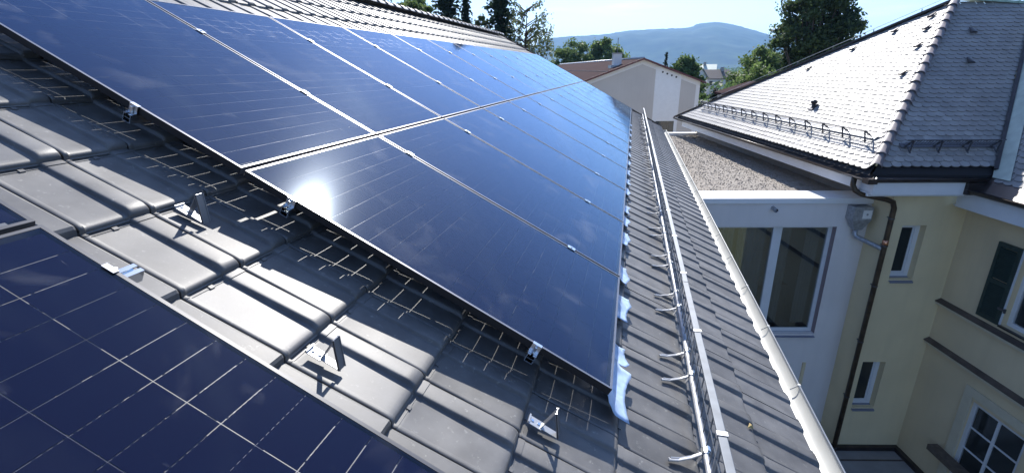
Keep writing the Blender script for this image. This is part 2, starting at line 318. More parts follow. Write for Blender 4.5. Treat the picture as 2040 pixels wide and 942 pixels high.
# roof frame of the near house: x = down the slope (v), y = along the ridge (u), z = normal (n)
TH = 0.49076159925
c_, s_ = math.cos(TH), math.sin(TH)
RM = Matrix(((c_, 0, s_, 0), (0, 1, 0, 0), (-s_, 0, c_, 0), (0, 0, 0, 1)))
def rf(v, u, n): return RM @ Vector((v, u, n))
def rmat(v=0, u=0, n=0): return RM @ Matrix.Translation((v, u, n))

# ================================================================== GROUND, TERRAIN
g = MB(); NG = 48; RAD = 6900; ZG = -9.5
g.v = [(0, 0, ZG)] + [(RAD * math.cos(2 * math.pi * k / NG), RAD * math.sin(2 * math.pi * k / NG), ZG) for k in range(NG)]
g.f = [(0, k + 1, (k + 1) % NG + 1) for k in range(NG)]
tag(obj('ground', g, M_ground, fix=False), kind='structure')

PROF = [(-60, .004), (-30, .012), (-18, .02), (-13, .026), (-10.75, .034), (-10.21, .0473), (-8.86, .0532), (-6.18, .0561), (-3.53, .0589), (-0.95, .0649), (1.6, .0656), (4.58, .0667), (5.6, .069), (5.76, .0719), (6.46, .0739), (7.88, .0745), (9.76, .0678), (11.17, .0606), (12.57, .0518), (13.47, .0474), (17, .036), (25, .02), (60, .008)]
def prof(a):
    for (a0, t0), (a1, t1) in zip(PROF, PROF[1:]):
        if a0 <= a <= a1: return t0 + (t1 - t0) * (a - a0) / (a1 - a0)
    return .004
from mathutils import noise as mn
hm = MB(); NA, ND = 420, 46
for j in range(ND):
    t = j / (ND - 1); D = 2600 + 3600 * t
    if D < 4800: k = ((D - 2600) / 2200)
    else: k = 1 - ((D - 4800) / 1400)
    k = max(0, k); sh = k * k * (3 - 2 * k)
    for i in range(NA):
        az = -60 + 120 * i / (NA - 1)
        H = prof(az) * 4800 - ZG * 0 + CAMP.z
        x, y = D * math.sin(R(az)), D * math.cos(R(az))
        nz = mn.fractal(Vector((x / 700, y / 700, 0)), 1.0, 2.0, 4) * 70 * (4 * sh * (1 - sh)) + mn.noise(Vector((x / 38, y / 60, 3))) * 5.5 * sh + mn.noise(Vector((x / 160, y / 220, 8))) * 6 * sh
        z = ZG - 1.5 + (H - ZG) * sh + nz
        hm.v.append((x, y, z))
for j in range(ND - 1):
    for i in range(NA - 1): hm.f.append((j * NA + i, j * NA + i + 1, (j + 1) * NA + i + 1, (j + 1) * NA + i))
tag(obj('hill', hm, M_hill, smooth=True), kind='structure')

# ================================================================== NEAR HOUSE (roof with the panels)
COURSE, TW = 0.389, 0.2537          # tile course and tile width
V0, U0 = -0.077, -0.309             # a course bottom edge and a tile joint, measured
UEND = 16.5; RIDGE = -3.47
house = thing('house', 'near house with dark glazed tile roof under rows of solar panels, pale gutter', 'house', loc=(0, 0, ZG))
def hobj(name, mb, m, **k):         # part in world coordinates
    return obj(name, mb, m, house, mw=Matrix.Translation((0, 0, -ZG)), **k)
def hroof(name, mb, m, **k): return obj(name, mb, m, house, mw=Matrix.Translation((0, 0, -ZG)) @ RM, **k)
deck = MB(); deck.box((RIDGE, -3.4, -0.24), (3.0, UEND, -0.19))
roof = hroof('roof', deck, M_deck)
rx, rz = (rf(RIDGE, 0, -0.13)).x, rf(RIDGE, 0, -0.13).z
ex, ez = rf(3.0, 0, -0.24).x, rf(3.0, 0, -0.24).z
wl = MB()
wallx = 2.25
wl.box((wallx - 0.3, -3.2, ZG), (wallx, UEND - 0.25, ez + 0.12))
# far gable wall and near gable wall (pentagon)
lx = 2 * rx - wallx
for y0, y1 in ((UEND - 0.5, UEND - 0.26), (-3.2, -2.95)):
    poly = [(lx, y0, ZG), (wallx - 0.31, y0, ZG), (wallx - 0.31, y0, ez + 0.1), (rx, y0, rz - 0.25), (lx, y0, ez + 0.1)]
    wl.prism(poly, (0, 0, 0), (0, y1 - y0, 0))
wl.box((lx - 0.3, -3.2, ZG), (lx, UEND - 0.25, ez + 0.12))
hobj('wall', wl, M_white)
bs = MB(); bs.prism([(rx, -3.4, rz - 0.06), (2 * rx - ex, -3.4, ez), (2 * rx - ex, -3.4, ez - 0.06), (rx, -3.4, rz - 0.14)], (0, 0, 0), (0, UEND + 3.4, 0))
hobj('rear_roof_slope', bs, M_tile)
# underside board of the eave
sf = MB(); sf.box((wallx + .001, -3.2, ez - 0.12), (ex - 0.03, UEND - 0.1, ez - 0.08)); hobj('soffit', sf, M_whitepaint)

TS_FINE = [(0, 0), (.0005, .0065), (.003, .0085), (.010, .009), (.0165, .0085), (.0185, .0045), (.0205, .0015), (.0225, .0004), (.030, 0), (.110, -.0003), (.155, 0), (.1635, 0), (.166, .0012), (.1685, .007), (.1705, .0135), (.173, .0175), (.178, .0192), (.185, .0195), (.238, .0195), (.2405, .0187), (.2440, .0165), (.2452, .008), (.2456, .0)]
TS_LOW = [(0, .0), (.0005, .008), (.016, .0085), (.021, .001), (.03, 0), (.163, 0), (.170, .014), (.178, .0195), (.238, .0195), (.2445, .016), (.245, .0)]
def tile_mesh(name, prof_, fine):
    Lt = COURSE + 0.055
    # v samples from the top (0) to nose (Lt), drop at nose rim
    if fine: VS = [(0, 0), (.056, 0), (.068, 0), (.0685, -.002), (.0735, -.002), (.074, 0), (.085, 0), (.0855, .0001), (Lt * .5, 0), (Lt - .055, 0), (Lt - .046, 0), (Lt - .030, .0002), (Lt - .016, .0012), (Lt - .009, .0032), (Lt - .004, .0065), (Lt - .001, .011), (Lt, .017)]
    else: VS = [(0, 0), (Lt - .012, 0.0005), (Lt - .003, .006), (Lt, .014)]
    mb = MB(); nu = len(prof_)
    for v, dr in VS:
        tilt = -0.030 * (1 - v / Lt)          # the head lies under the course above
        for u, n in prof_:
            hgt = n; d = dr
            if n > .010: hgt = n * (.55 + .45 * v / Lt)
            if n > .010:                       # the rib rounds off further back from the nose
                q = max(0, (v - (Lt - .045)) / .045); d = dr * 0.8 + 0.012 * q ** 2.5
                if fine and .055 < v < .0853: d = -.003
            mb.v.append((v - Lt, u, hgt - d + tilt))
    nv = len(VS)
    for i in range(nv - 1):
        for j in range(nu - 1): mb.f.append((i * nu + j, i * nu + j + 1, (i + 1) * nu + j + 1, (i + 1) * nu + j))
    # front face down to the nose underside
    k = len(mb.v)
    for u, n in prof_: mb.v.append((.0045, u, -.0195))
    k2 = len(mb.v)
    for u, n in prof_: mb.v.append((.0045, u, -.0235))
    k3 = len(mb.v)
    for u, n in prof_: mb.v.append((-.008, u, -.040))
    for j in range(nu - 1):
        mb.f.append(((nv - 1) * nu + j, (nv - 1) * nu + j + 1, k + j + 1, k + j)); mb.f.append((k + j, k + j + 1, k2 + j + 1, k2 + j)); mb.f.append((k2 + j, k2 + j + 1, k3 + j + 1, k3 + j))
    if fine:  # small moulded nib and notch at the head of the pan
        mb.box((-Lt + .064, .098, -.030), (-Lt + .078, .116, -.0205))
        
    me = mb.mesh(name, M_tile, fine); fixn(me)
    if fine: smooth_angle(me, 42)
    # make sure normals point up
    if me.polygons[nu // 2].normal.z < 0: me.flip_normals()
    return me
TILE_HI = tile_mesh('tile_fine', TS_FINE, True); TILE_LO = tile_mesh('tile', TS_LOW, False)
NPAN = -0.143
PW, PL, PITCHW, PITCHV = 1.134, 1.7403, 1.154, 1.7603
camr = Vector((1.17947429, -1.69201284, 1.0649994))
cand = []
kmin = int(round((RIDGE - V0) / COURSE)) ; kmax = 8
jmin = int((-3.3 - U0) / TW); jmax = int((UEND - U0) / TW)
tiles_stuff = MB()
def hidden(v0, v1, u):
    if u > 1.6 and v1 < 1.62 and v0 > -1.70: return True
    if u + TW < -0.95 and -1.6 < v0 and v1 < 1.7: return True
    return False
for k in range(kmin, kmax + 1):
    vb = V0 + COURSE * k
    for j in range(jmin, jmax):
        u = U0 + TW * j
        if hidden(vb - COURSE, vb, u): continue
        d = (Vector((vb - .2, u + .12, NPAN)) - camr).length
        vis = (vb > 1.6 and u > -0.6) or (vb < -1.8 and u > 0.8) or (-0.80 < u < 0.1 and vb > -1.2)
        cand.append((0 if vis else 1, d, vb, u))
cand.sort()
for n, (a, d, vb, u) in enumerate(cand):
    jit = random.uniform(-.0015, .0015); ju = random.uniform(-.0012, .0012)
    if n < 299:
        fine = d < 3.2
        o = link('tile', TILE_HI if fine else TILE_LO, roof, Matrix.Translation((vb, u + ju, NPAN + jit)) @ Matrix.Rotation(random.uniform(-.002, .002), 4, 'X'))
        o['kind'] = 'structure'; del o['kind']
    else:
        me = TILE_LO; kk = len(tiles_stuff.v)
        tiles_stuff.v += [(v.co.x + vb, v.co.y + u + ju, v.co.z + NPAN + jit) for v in me.vertices]
        tiles_stuff.f += [tuple(i + kk for i in p.vertices) for p in me.polygons]
me = tiles_stuff.mesh('tile_field', M_tile, False)
tag(link('tile_field', me, roof), kind='stuff')
# ridge caps
rc = MB(); rc.tube([(0, 0, 0), (0, .05, 0), (0, .051, 0), (0, .36, 0)], .1, n=10, ang0=0.05, ang1=math.pi - .05, radii=[.135, .135, .122, .108], up=(0, 0, 1))
rcm = rc.mesh('ridge_cap', mat('pale_ridge_tile', (0.36, 0.355, 0.35), 0.45, tone=0.1, var=0.12, vscale=8), True); fixn(rcm)
iR = RM.inverted()
yy = UEND - 0.1; first = True
while yy > -2:
    o = link('ridge_cap', rcm, roof, iR @ Matrix.Translation((rx, yy - 0.3, rz + 0.005)) @ Matrix.Diagonal((1.15, 1, .62, 1)))
    yy -= 0.33
# verge (far gable edge)
vg = MB(); vg.box((RIDGE, UEND, -0.24), (3.05, UEND + 0.02, -0.105)); hroof('verge_trim', vg, M_brown)

# gutter (half round, pale metal)
gx, gz, gr = 2.688, -1.665, 0.088
gm = MB(); ys = [-3.3, UEND + 0.05]
gm.tube([(gx, ys[0], gz), (gx, ys[1], gz)], gr, n=14, ang0=math.pi, ang1=2 * math.pi, up=(0, 0, 1))
gm.tube([(gx, ys[0], gz), (gx, ys[1], gz)], gr + .004, n=14, ang0=math.pi, ang1=2 * math.pi, up=(0, 0, 1))
gut = hobj('gutter', gm, M_gut, smooth=True)
be = MB(); be.tube([(gx + gr + .002, ys[0], gz + .004), (gx + gr + .002, ys[1], gz + .004)], .0065, n=8)
obj('bead', be, M_gut, gut, smooth=True)
en = MB(); en.prism([(gx + gr * math.cos(a), UEND + .05, gz + gr * math.sin(a)) for a in [math.pi + math.pi * k / 12 for k in range(13)]], (0, 0, 0), (0, .004, 0)); obj('end_cap', en, M_gut, gut)
yb = -0.15; GB = MB()
brm = MB(); brm.bar((gx + gr, 0, gz + .004), (gx + gr - .05, 0.0, gz - 0.035), .009, .003, up=(0, 1, 0)); brm.box((gx + gr - .008, -.009, gz + .002), (gx + gr + .0095, .009, gz + .0115))
brme = brm.mesh('gutter_bracket', M_gut)
while yb < UEND:
    link('gutter_bracket', brme, gut, Matrix.Translation((0, yb, 0))); yb += 0.83

# ================================================================== SOLAR PANELS
vr = [.030 + .0925 * k for k in range(9)] + [.8825 + .0925 * k for k in range(9)]     # half-cell rows (v)
uc = [(.020 + .1825 * k) for k in range(6)]
CU, CV = .1799, .0902
cellm = MB(); cellm.add([(0, 0, 0), (CV, 0, 0), (CV, CU, 0), (0, CU, 0), (0, 0, -.0006), (CV, 0, -.0006), (CV, CU, -.0006), (0, CU, -.0006)], [(0, 1, 2, 3), (7, 6, 5, 4), (0, 4, 5, 1), (1, 5, 6, 2), (2, 6, 7, 3), (3, 7, 4, 0)])
CELL = cellm.mesh('cell', M_cell)
cf = MB()
for v in vr:
    for u in uc: cf.add([(v, u, 0), (v + CV, u, 0), (v + CV, u + CU, 0), (v, u + CU, 0)], [(0, 1, 2, 3)])
for a_ in (0,):
    cf.add([(.8625 - .003, .02, .0001), (.8825 + .001, .02, .0001), (.8825 + .001, PW - .02, .0001), (.8625 - .003, PW - .02, .0001)], [(0, 1, 2, 3)])
CST = MB(); CST.add([(.8595, .02, .0001), (.8835, .02, .0001), (.8835, PW - .02, .0001), (.8595, PW - .02, .0001)], [(0, 1, 2, 3)]); CSTRIP = CST.mesh('centre_strip', M_cell)
CELLS = cf.mesh('cells', M_cell)
fm = MB(); T, D = .011, .032
fm.box((0, 0, -D), (PL, T, 0)); fm.box((0, PW - T, -D), (PL, PW, 0)); fm.box((0, T, -D), (T, PW - T, 0)); fm.box((PL - T, T, -D), (PL, PW - T, 0))
fm.box((T, T, -D), (PL - T, T + .018, -D + .002)); fm.box((T, PW - T - .018, -D), (PL - T, PW - T, -D + .002))
FRAME = fixn(fm.mesh('frame', M_frame)); FRAME.materials.append(M_frameshade)
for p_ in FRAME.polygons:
    if p_.normal.z < .5 and p_.normal.x < .5: p_.material_index = 1  # shade put into colour: all but top and downslope faces go near black
gm_ = MB(); gm_.add([(T, T, -.0012), (PL - T, T, -.0012), (PL - T, PW - T, -.0012), (T, PW - T, -.0012)], [(0, 1, 2, 3)])
GLASS = gm_.mesh('glass_pane', M_sglass)
rb = MB()
for v in [a + CV + .0015 for a in vr[:-1]]: rb.add([(v + .0008, .02, 0), (v + .0018, .02, 0), (v + .0018, PW - .02, 0), (v + .0008, PW - .02, 0)], [(0, 1, 2, 3)])
for u in uc[1:]: rb.add([(.03, u - .0034, 0), (PL - .03, u - .0034, 0), (PL - .03, u - .0026, 0), (.03, u - .0026, 0)], [(0, 1, 2, 3)])
RIB = rb.mesh('ribbon_wires', ribbonmat(0.20, 0.30))
rb2 = MB(); nrow = len(vr) - 1; rb2.v = rb.v[:nrow * 4]; rb2.f = rb.f[:nrow]
RIB2 = rb2.mesh('ribbon_wires', ribbonmat(0.15, 0.46))
ordn = ['nearest', 'second', 'third', 'fourth', 'fifth', 'sixth', 'seventh', 'eighth', 'ninth', 'tenth', 'eleventh', 'twelfth', 'farthest']
def panel(v, u, label, group, cells, flip=False):
    m = rmat(v, u, 0)
    if flip: m = rmat(v, u + PW, 0) @ Matrix.Scale(1, 4)
    t = thing('solar_panel', label, 'solar panel', mw=rmat(v, u, random.uniform(-.0008, .0008)) @ Matrix.Rotation(random.uniform(-.0006, .0006), 4, 'Y'), group=group)
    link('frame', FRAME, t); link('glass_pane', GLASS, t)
    if cells:
        for a in vr:
            for b in uc: link('cell', CELL, t, Matrix.Translation((a, b, -.0045)))
        link('centre_strip', CSTRIP, t, Matrix.Translation((0, 0, -.0045)))
    else:
        tag(link('cells', CELLS, t, Matrix.Translation((0, 0, -.0045))), kind='stuff')
    tag(link('ribbon_wires', RIB if u < -.5 else RIB2, t, Matrix.Translation((0, 0, -.0038))), kind='stuff')
    return t
GP = 'solar panels of the large array'
for i in range(13):
    panel(.01, i * PITCHW + .010, f'{ordn[i]} panel along the lower row, beside the tiled eave strip' if i else 'nearest panel of the lower row, with the dazzling sun glint', GP, i < 2)
    panel(-PITCHV + .01, i * PITCHW + .010, f'{ordn[i]} panel along the upper row, below the ridge tiles' if i else 'nearest panel of the upper row, cut by the left edge of the photo', GP, i < 1)
GN = 'solar panels in the near corner'
panel(.01, -.747 - PW, 'foreground panel at the bottom left, dusty smears and pale cell lines', GN, True)
panel(-PITCHV + .01, -.747 - PW, 'dark panel corner at the left edge, just above the foreground panel', GN, True)

# mounting rails + clamps
def rail(v, u0, u1, lab, grp):
    t = thing('mounting_rail', lab, 'rail', mw=rmat(v, u0, -.034 - .0205), group=grp)
    m = MB(); Lr = u1 - u0
    m.box((-.019, 0, -.020), (.019, Lr, -.016)); m.box((-.019, 0, -.016), (-.015, Lr, .0195)); m.box((.015, 0, -.016), (.019, Lr, .0195))
    m.box((-.015, 0, .0155), (-.005, Lr, .0195)); m.box((.005, 0, .0155), (.015, Lr, .0195)); m.box((-.015, 0.004, -.003), (.015, Lr, .000))
    obj('rail_profile', m, M_chrome, t)
    return t
FRAME2 = FRAME.copy(); FRAME2.materials[0] = mat('grey_anodised_frame', (0.10, 0.10, 0.105), 0.42, metal=0.4, var=0.1, vscale=9)
for o_ in bpy.data.objects:
    if o_.data == FRAME and o_.parent and o_.parent.get('group') == GN: o_.data = FRAME2
mid = MB(); mid.box((-.025, -.0085, .0005), (.025, .0085, .004)); mid.box((-.025, -.018, .0035), (.025, .018, .006)); mid.tube([(0, 0, .006), (0, 0, .012)], .0065, n=6)
MID = fixn(mid.mesh('clamp', M_alu))
end = MB(); end.box((-.020, -.004, .0015), (.020, .010, .0035)); end.box((-.020, -.007, -.034), (.020, -.004, .0035)); end.box((-.020, -.020, -.034), (.020, -.007, -.031)); end.tube([(0, -.014, -.03), (0, -.014, -.004)], .006, n=6)
ENDC = fixn(end.mesh('clamp', M_alu))
RV = [(-1.32, 'upper row, nearer the ridge'), (-.535, 'upper row, lower rail'), (.243, 'lower row, upper rail'), (1.406, 'lower row, near the eave')]
for v, txt in RV:
    t = rail(v, -.022, 15.03, f'silver rail under the large array, {txt}', 'rails under the large array')
    link('clamp', ENDC, t, Matrix.Translation((0, .022 + .008, .0545)))
    for i in range(1, 13): link('clamp', MID, t, Matrix.Translation((0, .022 + i * PITCHW, .0545)))
for v, txt in RV[1:]:
    t = rail(v, -2.2, -.665, f'silver rail end sticking out of the foreground panels, {txt}', 'rails under the foreground panels')
    link('clamp', ENDC, t, Matrix.Translation((0, 2.2 - .747 - .006, .0545)) @ Matrix.Rotation(math.pi, 4, 'Z'))

# ================================================================== ROOF HOOKS (triangular snow stops)
def hook(v, u, lab):
    t = thing('snow_stop_hook', lab, 'roof hook', mw=rmat(v, u, NPAN + .001), group='triangular snow stop hooks on the tiles')
    W2 = .014
    m = MB(); m.box((-.060, -.021, 0), (-.004, .021, .003)); m.box((-.063, -.021, 0), (-.057, .021, .010)); m.box((-.004, -W2, 0), (.064, W2, .003)); obj('base_strap', m, M_hook2, t)
    lg = MB(); lg.bar((.064, 0, .003), (.006, 0, .096), .034, .003, up=(0, 0, 1)); lg.bar((.064, -.0155, .003), (.006, -.0155, .096), .003, .009, up=(1, 0, .5)); lg.bar((.064, .0155, .003), (.006, .0155, .096), .003, .009, up=(1, 0, .5)); obj('stop_plate', lg, M_hook, t)
    b = MB(); b.bar((.006, 0, .096), (-.008, 0, .003), .026, .003, up=(1, 0, 0)); obj('brace', b, M_hook, t)
    for q in (-.046, -.020):
        r_ = MB(); r_.tube([(q, 0, .003), (q, 0, .006)], .006, n=10); obj('rivet', r_, M_chrome, t, smooth=False)
hook(.792, -.490, 'middle triangular hook, on a sunny tile between the two arrays')
hook(.012, -.222, 'uppermost triangular hook, beside the lit slot between panel rows')
hook(1.556, -.228, 'lowest triangular hook, on the tiles nearest the eave strip')

# ================================================================== SNOW GUARD ON THE NEAR ROOF
sg = thing('snow_guard', 'long galvanised snow guard fence running along the near roof above the gutter', 'snow guard', mw=rmat(2.24, 0, -.08))
US, UE = -1.6, 16.3
TOP = Vector((-.082, 0, .190))
def seg(n0, p, wd, ht, name, m, up, Ls=3.0):
    u = US; k = 0
    while u < UE - .1:
        e = min(UE, u + Ls); mb = MB(); off = Vector((0, 0, .0025 * (k % 2)))
        mb.bar(p + off + Vector((0, u - .03, 0)), p + off + Vector((0, e + .03, 0)), wd - .003 * (k % 2), ht, up=up)
        obj(name, mb, m, sg, bevel=.003); u = e; k += 1
lr = MB()
u = US; k = 0
while u < UE - .05:
    e = min(u + 2.6, UE); m_ = MB(); m_.tube([(0, u, 0), (0, (u + e) / 2, random.uniform(-.002, .002)), (0, e, 0)], .0125 + .001 * (k % 2), n=10)
    obj('lower_tube', m_, M_galv, sg, smooth=True); u = e - .02; k += 1
seg(0, TOP, .034, .014, 'top_rail', M_rail, (-.47, 0, .88))
gr_ = MB(); u = US
while u < UE - .05:
    gr_.bar((0, u, .010), (TOP.x, u, TOP.z), .0048, .0048, up=(0, 1, 0)); u += .095
for q in (.5,): gr_.bar((TOP.x * q, US, TOP.z * q), (TOP.x * q, UE, TOP.z * q), .004, .004, up=(1, 0, 0))
tag(obj('grille_wires', gr_, M_rail, sg, fix=False), kind='stuff')
cl = MB()
arm = MB()
arm_pts = [(-.138, -.085, -.060), (-.095, -.062, -.054), (-.045, -.030, -.034), (-.006, -.003, -.008)]
for dy in (-.011, .011): arm.tube([(x + dy * .5, y + dy, z) for x, y, z in arm_pts], .0045, n=6)
for a, b in zip(arm_pts, arm_pts[1:]): arm.bar(a, b, .018, .003, up=(-.5, 0, .5))
arm.bar((.0, 0, -.010), (.004, 0, -.064), .020, .004, up=(1, 0, 0))
ARM = fixn(arm.mesh('holder', M_galv))
clp = MB(); clp.tube([(0, -.016, 0), (0, .016, 0)], .0175, n=10); clp.box((-.006, -.014, .012), (.006, .014, .026))
CLP = fixn(clp.mesh('tube_clamp', M_chrome))
clt = MB(); clt.bar(TOP + Vector((-.0, -.012, 0)), TOP + Vector((0, .012, 0)), .040, .021, up=(-.47, 0, .88)); clt.bar((0, 0, .01), TOP * .97, .012, .006, up=(0, 1, 0))
CLT = fixn(clt.mesh('rail_clamp', M_galv))
us = []
for k in range(-2, 20): us += [-.138 + .785 * k, .090 + .785 * k]
for u in us:
    if US < u < UE:
        h = link('holder', ARM, sg, Matrix.Translation((0, u, 0))); link('tube_clamp', CLP, h)
for k in range(-2, 20):
    u = -.05 + .785 * k
    if US < u < UE: link('rail_clamp', CLT, sg, Matrix.Translation((0, u, 0)))

# ================================================================== BLUE FILM SCRAPS under the lower panel edge
def flap(uc_, ln, vmax, lab, grp):
    rnd = random.Random(int(uc_ * 1000)); nu, nv = 15, 10; mb = MB(); ph = rnd.uniform(0, 6)
    for i in range(nu):
        a = i / (nu - 1); u = uc_ + (a - .5) * ln
        for j in range(nv):
            b = j / (nv - 1); wv = 1.742 + (vmax - 1.742) * (1 - .22 * abs(math.sin(ph + a * 3)))
            v = 1.742 + (wv - 1.742) * b
            base = -.030 * (1 - b) + (NPAN + .036) * b
            n = base - .035 * math.sin(math.pi * b) + .012 * math.sin(a * 7 + ph) * math.sin(math.pi * b) + rnd.uniform(-.003, .003)
            n = max(n, NPAN + .034 if v > 1.80 else -.105)
            if v < 1.868: n = max(n, NPAN + .034)
            mb.v.append((v, u, n + .003))
    for i in range(nu - 1):
        for j in range(nv - 1): mb.f.append((i * nv + j, i * nv + j + 1, (i + 1) * nv + j + 1, (i + 1) * nv + j))
    o = obj('plastic_film', mb, M_blue, None, smooth=True, mw=RM, fix=False); tag(o, lab, 'plastic scrap', grp)
    sdm = o.modifiers.new('thick', 'SOLIDIFY'); sdm.thickness = .0008
FL = [(.20, .36, 1.905), (.48, .16, 1.89), (1.01, .30, 1.90), (1.50, .27, 1.885), (2.28, .30, 1.885), (2.75, .25, 1.88), (3.2, .25, 1.88), (3.95, .3, 1.875), (4.5, .25, 1.875), (5.1, .3, 1.87), (5.8, .3, 1.87), (6.6, .3, 1.87), (7.4, .3, 1.87), (8.2, .3, 1.87), (9.1, .3, 1.87), (10.1, .3, 1.87), (11.1, .3, 1.87)]
txt = ['largest crumpled pale blue film, hanging off the nearest lower panel corner', 'small folded blue film just beyond the largest one', 'blue film scrap by the first lower panel joint', 'blue film scrap beside the start of the second lower panel', 'blue film scrap by the second lower panel joint', 'pale blue film scrap past the second lower panel joint']
for n, (u, l, v) in enumerate(FL):
    flap(u, l, v, txt[n] if n < len(txt) else 'tiny pale blue film scrap at the distant lower edge of the panels', 'blue film scraps along the lower panel edge')
lf = MB(); lf.v = [(0, 0, .004), (.03, .006, .012), (.038, .028, .006), (.012, .036, .014), (.018, .018, .020)]; lf.f = [(0, 1, 4), (1, 2, 4), (2, 3, 4), (3, 0, 4), (3, 2, 1, 0)]
tag(obj('dry_leaf', lf, M_leafbit, None, mw=rmat(2.60, .58, NPAN)), 'small curled yellow leaf lying on a tile near the gutter', 'leaf')

# ================================================================== HIP-ROOFED YELLOW BUILDING
AZ = R(77.8)
A = Vector((math.sin(AZ), math.cos(AZ), 0)); B = Vector((-math.cos(AZ), math.sin(AZ), 0))
COR = Vector((5.8977, 8.4791, 0)); ZE = -1.5874
HM = Matrix(((A.x, B.x, 0, COR.x), (A.y, B.y, 0, COR.y), (0, 0, 1, 0), (0, 0, 0, 1)))   # local (s, t, z)
hip = thing('hip_roof_house', 'yellow house with grey scalloped hip roof and narrow tower windows, right of the flat roof', 'house', mw=HM @ Matrix.Translation((0, 0, ZG)))
HL = Matrix.Translation((0, 0, -ZG))
def P(name, mb, m, parent=None, **k): return obj(name, mb, m, parent or hip, mw=None if parent else HL, **k)
APX = Vector((3.5008, 3.5008, 1.7871)); C0 = Vector((0, 0, ZE)); CF = Vector((0, 12.3, ZE))
TANF = (APX.z - ZE) / APX.y
# roof planes (solid thin slabs)
def plane3(poly, th, name, m, parent):
    n = (poly[1] - poly[0]).cross(poly[2] - poly[0]).normalized()
    if n.z < 0: n = -n
    mb = MB(); mb.prism(poly, n * -th, (0, 0, 0)); return P(name, mb, m, parent)
def onR(s, t): return Vector((s, t, ZE + TANF * t))
hroofp = P('roof', MB().prism([Vector((.12, .2, ZE + .04)), Vector((.12, 12.1, ZE + .04)), APX - Vector((0, 0, .08))], Vector((0, 0, -.08)), Vector((0, 0, 0))), M_deck)
rpoly = [onR(.15, .15), APX, onR(5.2, 3.50), onR(2.35, .12)]
mb = MB(); mb.prism([p - Vector((0, 0, .07)) for p in rpoly], (0, 0, -.05), (0, 0, 0)); obj('roof_deck', mb, M_deck, hip, mw=HL)
# back slope falling away behind the verge
mb = MB(); mb.prism([APX - Vector((0, 0, .1)), CF + Vector((.1, -.1, -.05)), Vector((9, 12.3, ZE))], (0, 0, -.05), (0, 0, 0)); obj('rear_roof_slope', mb, M_biber, hip, mw=HL)
mb = MB(); mb.prism([APX - Vector((0, 0, .12)), Vector((9, 12.3, ZE - .1)), Vector((12, 6, 1.2)), onR(5.2, 3.5)- Vector((0, 0, .1))], (0, 0, -.05), (0, 0, 0)); obj('rear_roof_slope', mb, M_biber, hip, mw=HL)
# beaver-tail tiles
def biber(wd, L_, th=.020):
    mb = MB(); top = [(-wd / 2, L_), (wd / 2, L_)]
    arc = [(wd / 2, .045)] + [(wd / 2 * math.cos(a), .045 - .045 * math.sin(a)) for a in (R(28), R(60), R(90), R(120), R(152))] + [(-wd / 2, .045)]
    poly = [Vector((x, y, 0.0 - .03 * (y / L_))) for x, y in arc] + [Vector((-wd / 2, L_, -.030)), Vector((wd / 2, L_, -.030))]
    # order: right side up first
    poly = [Vector((x, y, -.03 * y / L_)) for x, y in arc[::-1]] + [Vector((wd / 2, L_, -.03)), Vector((-wd / 2, L_, -.03))]
    n = len(poly); mb.v = [tuple(p) for p in poly] + [tuple(p - Vector((0, 0, th))) for p in poly]
    mb.f = [tuple(range(n))] + [(i, i + n, (i + 1) % n + n, (i + 1) % n) for i in range(n - 2)]
    me = mb.mesh('tile', M_biber)
    if me.polygons[0].normal.z < 0: me.flip_normals()
    return me
BW, BR = .180, .120
BIB = biber(BW - .004, .26)
def inpoly(x, y, poly):
    r = False; n = len(poly)
    for i in range(n):
        x0, y0 = poly[i]; x1, y1 = poly[(i + 1) % n]
        if (y0 > y) != (y1 > y) and x < (x1 - x0) * (y - y0) / (y1 - y0) + x0: r = not r
    return r
camw = CAMP
def field(org, e1, e2, poly2, root, budget, bw=BW, br=BR, mesh=None, lift=.012):
    mesh = mesh or BIB
    e1 = e1.normalized(); n3 = e1.cross(e2).normalized()
    if n3.z < 0: n3 = -n3; 
    e2 = e2.normalized()
    # tile x must make a right handed frame with e2 and n3
    ex_ = e2.cross(n3)
    F = Matrix(((ex_.x, e2.x, n3.x, 0), (ex_.y, e2.y, n3.y, 0), (ex_.z, e2.z, n3.z, 0), (0, 0, 0, 1)))
    xs = [p[0] for p in poly2]; ysl = [p[1] for p in poly2]; lst = []
    r = 0; y = min(ysl)
    while y < max(ysl):
        x = min(xs) + (bw / 2 if r % 2 else 0)
        while x < max(xs) + bw:
            if inpoly(x, y + br * .5, poly2):
                pos = org + e1 * (x + random.uniform(-.004, .004)) + e2 * (y + random.uniform(-.004, .004)) + n3 * (lift + random.uniform(-.002, .002))
                lst.append(((HM @ pos - camw).length, pos))
            x += bw
        y += br; r += 1
    lst.sort(key=lambda q: q[0]); st = MB()
    for n, (d, pos) in enumerate(lst):
        mtx = Matrix.Translation(pos) @ F @ Matrix.Rotation(random.uniform(-.012, .012), 4, 'Z') @ Matrix.Rotation(random.uniform(-.008, .012), 4, 'X')
        if n < budget: link('tile', mesh, root, mtx)
        else:
            k = len(st.v); st.v += [tuple(mtx @ v.co) for v in mesh.vertices]; st.f += [tuple(i + k for i in p.vertices) for p in mesh.polygons]
    if st.v: tag(link('tile_field', st.mesh('tile_field', mesh.materials[0]), root), kind='stuff')
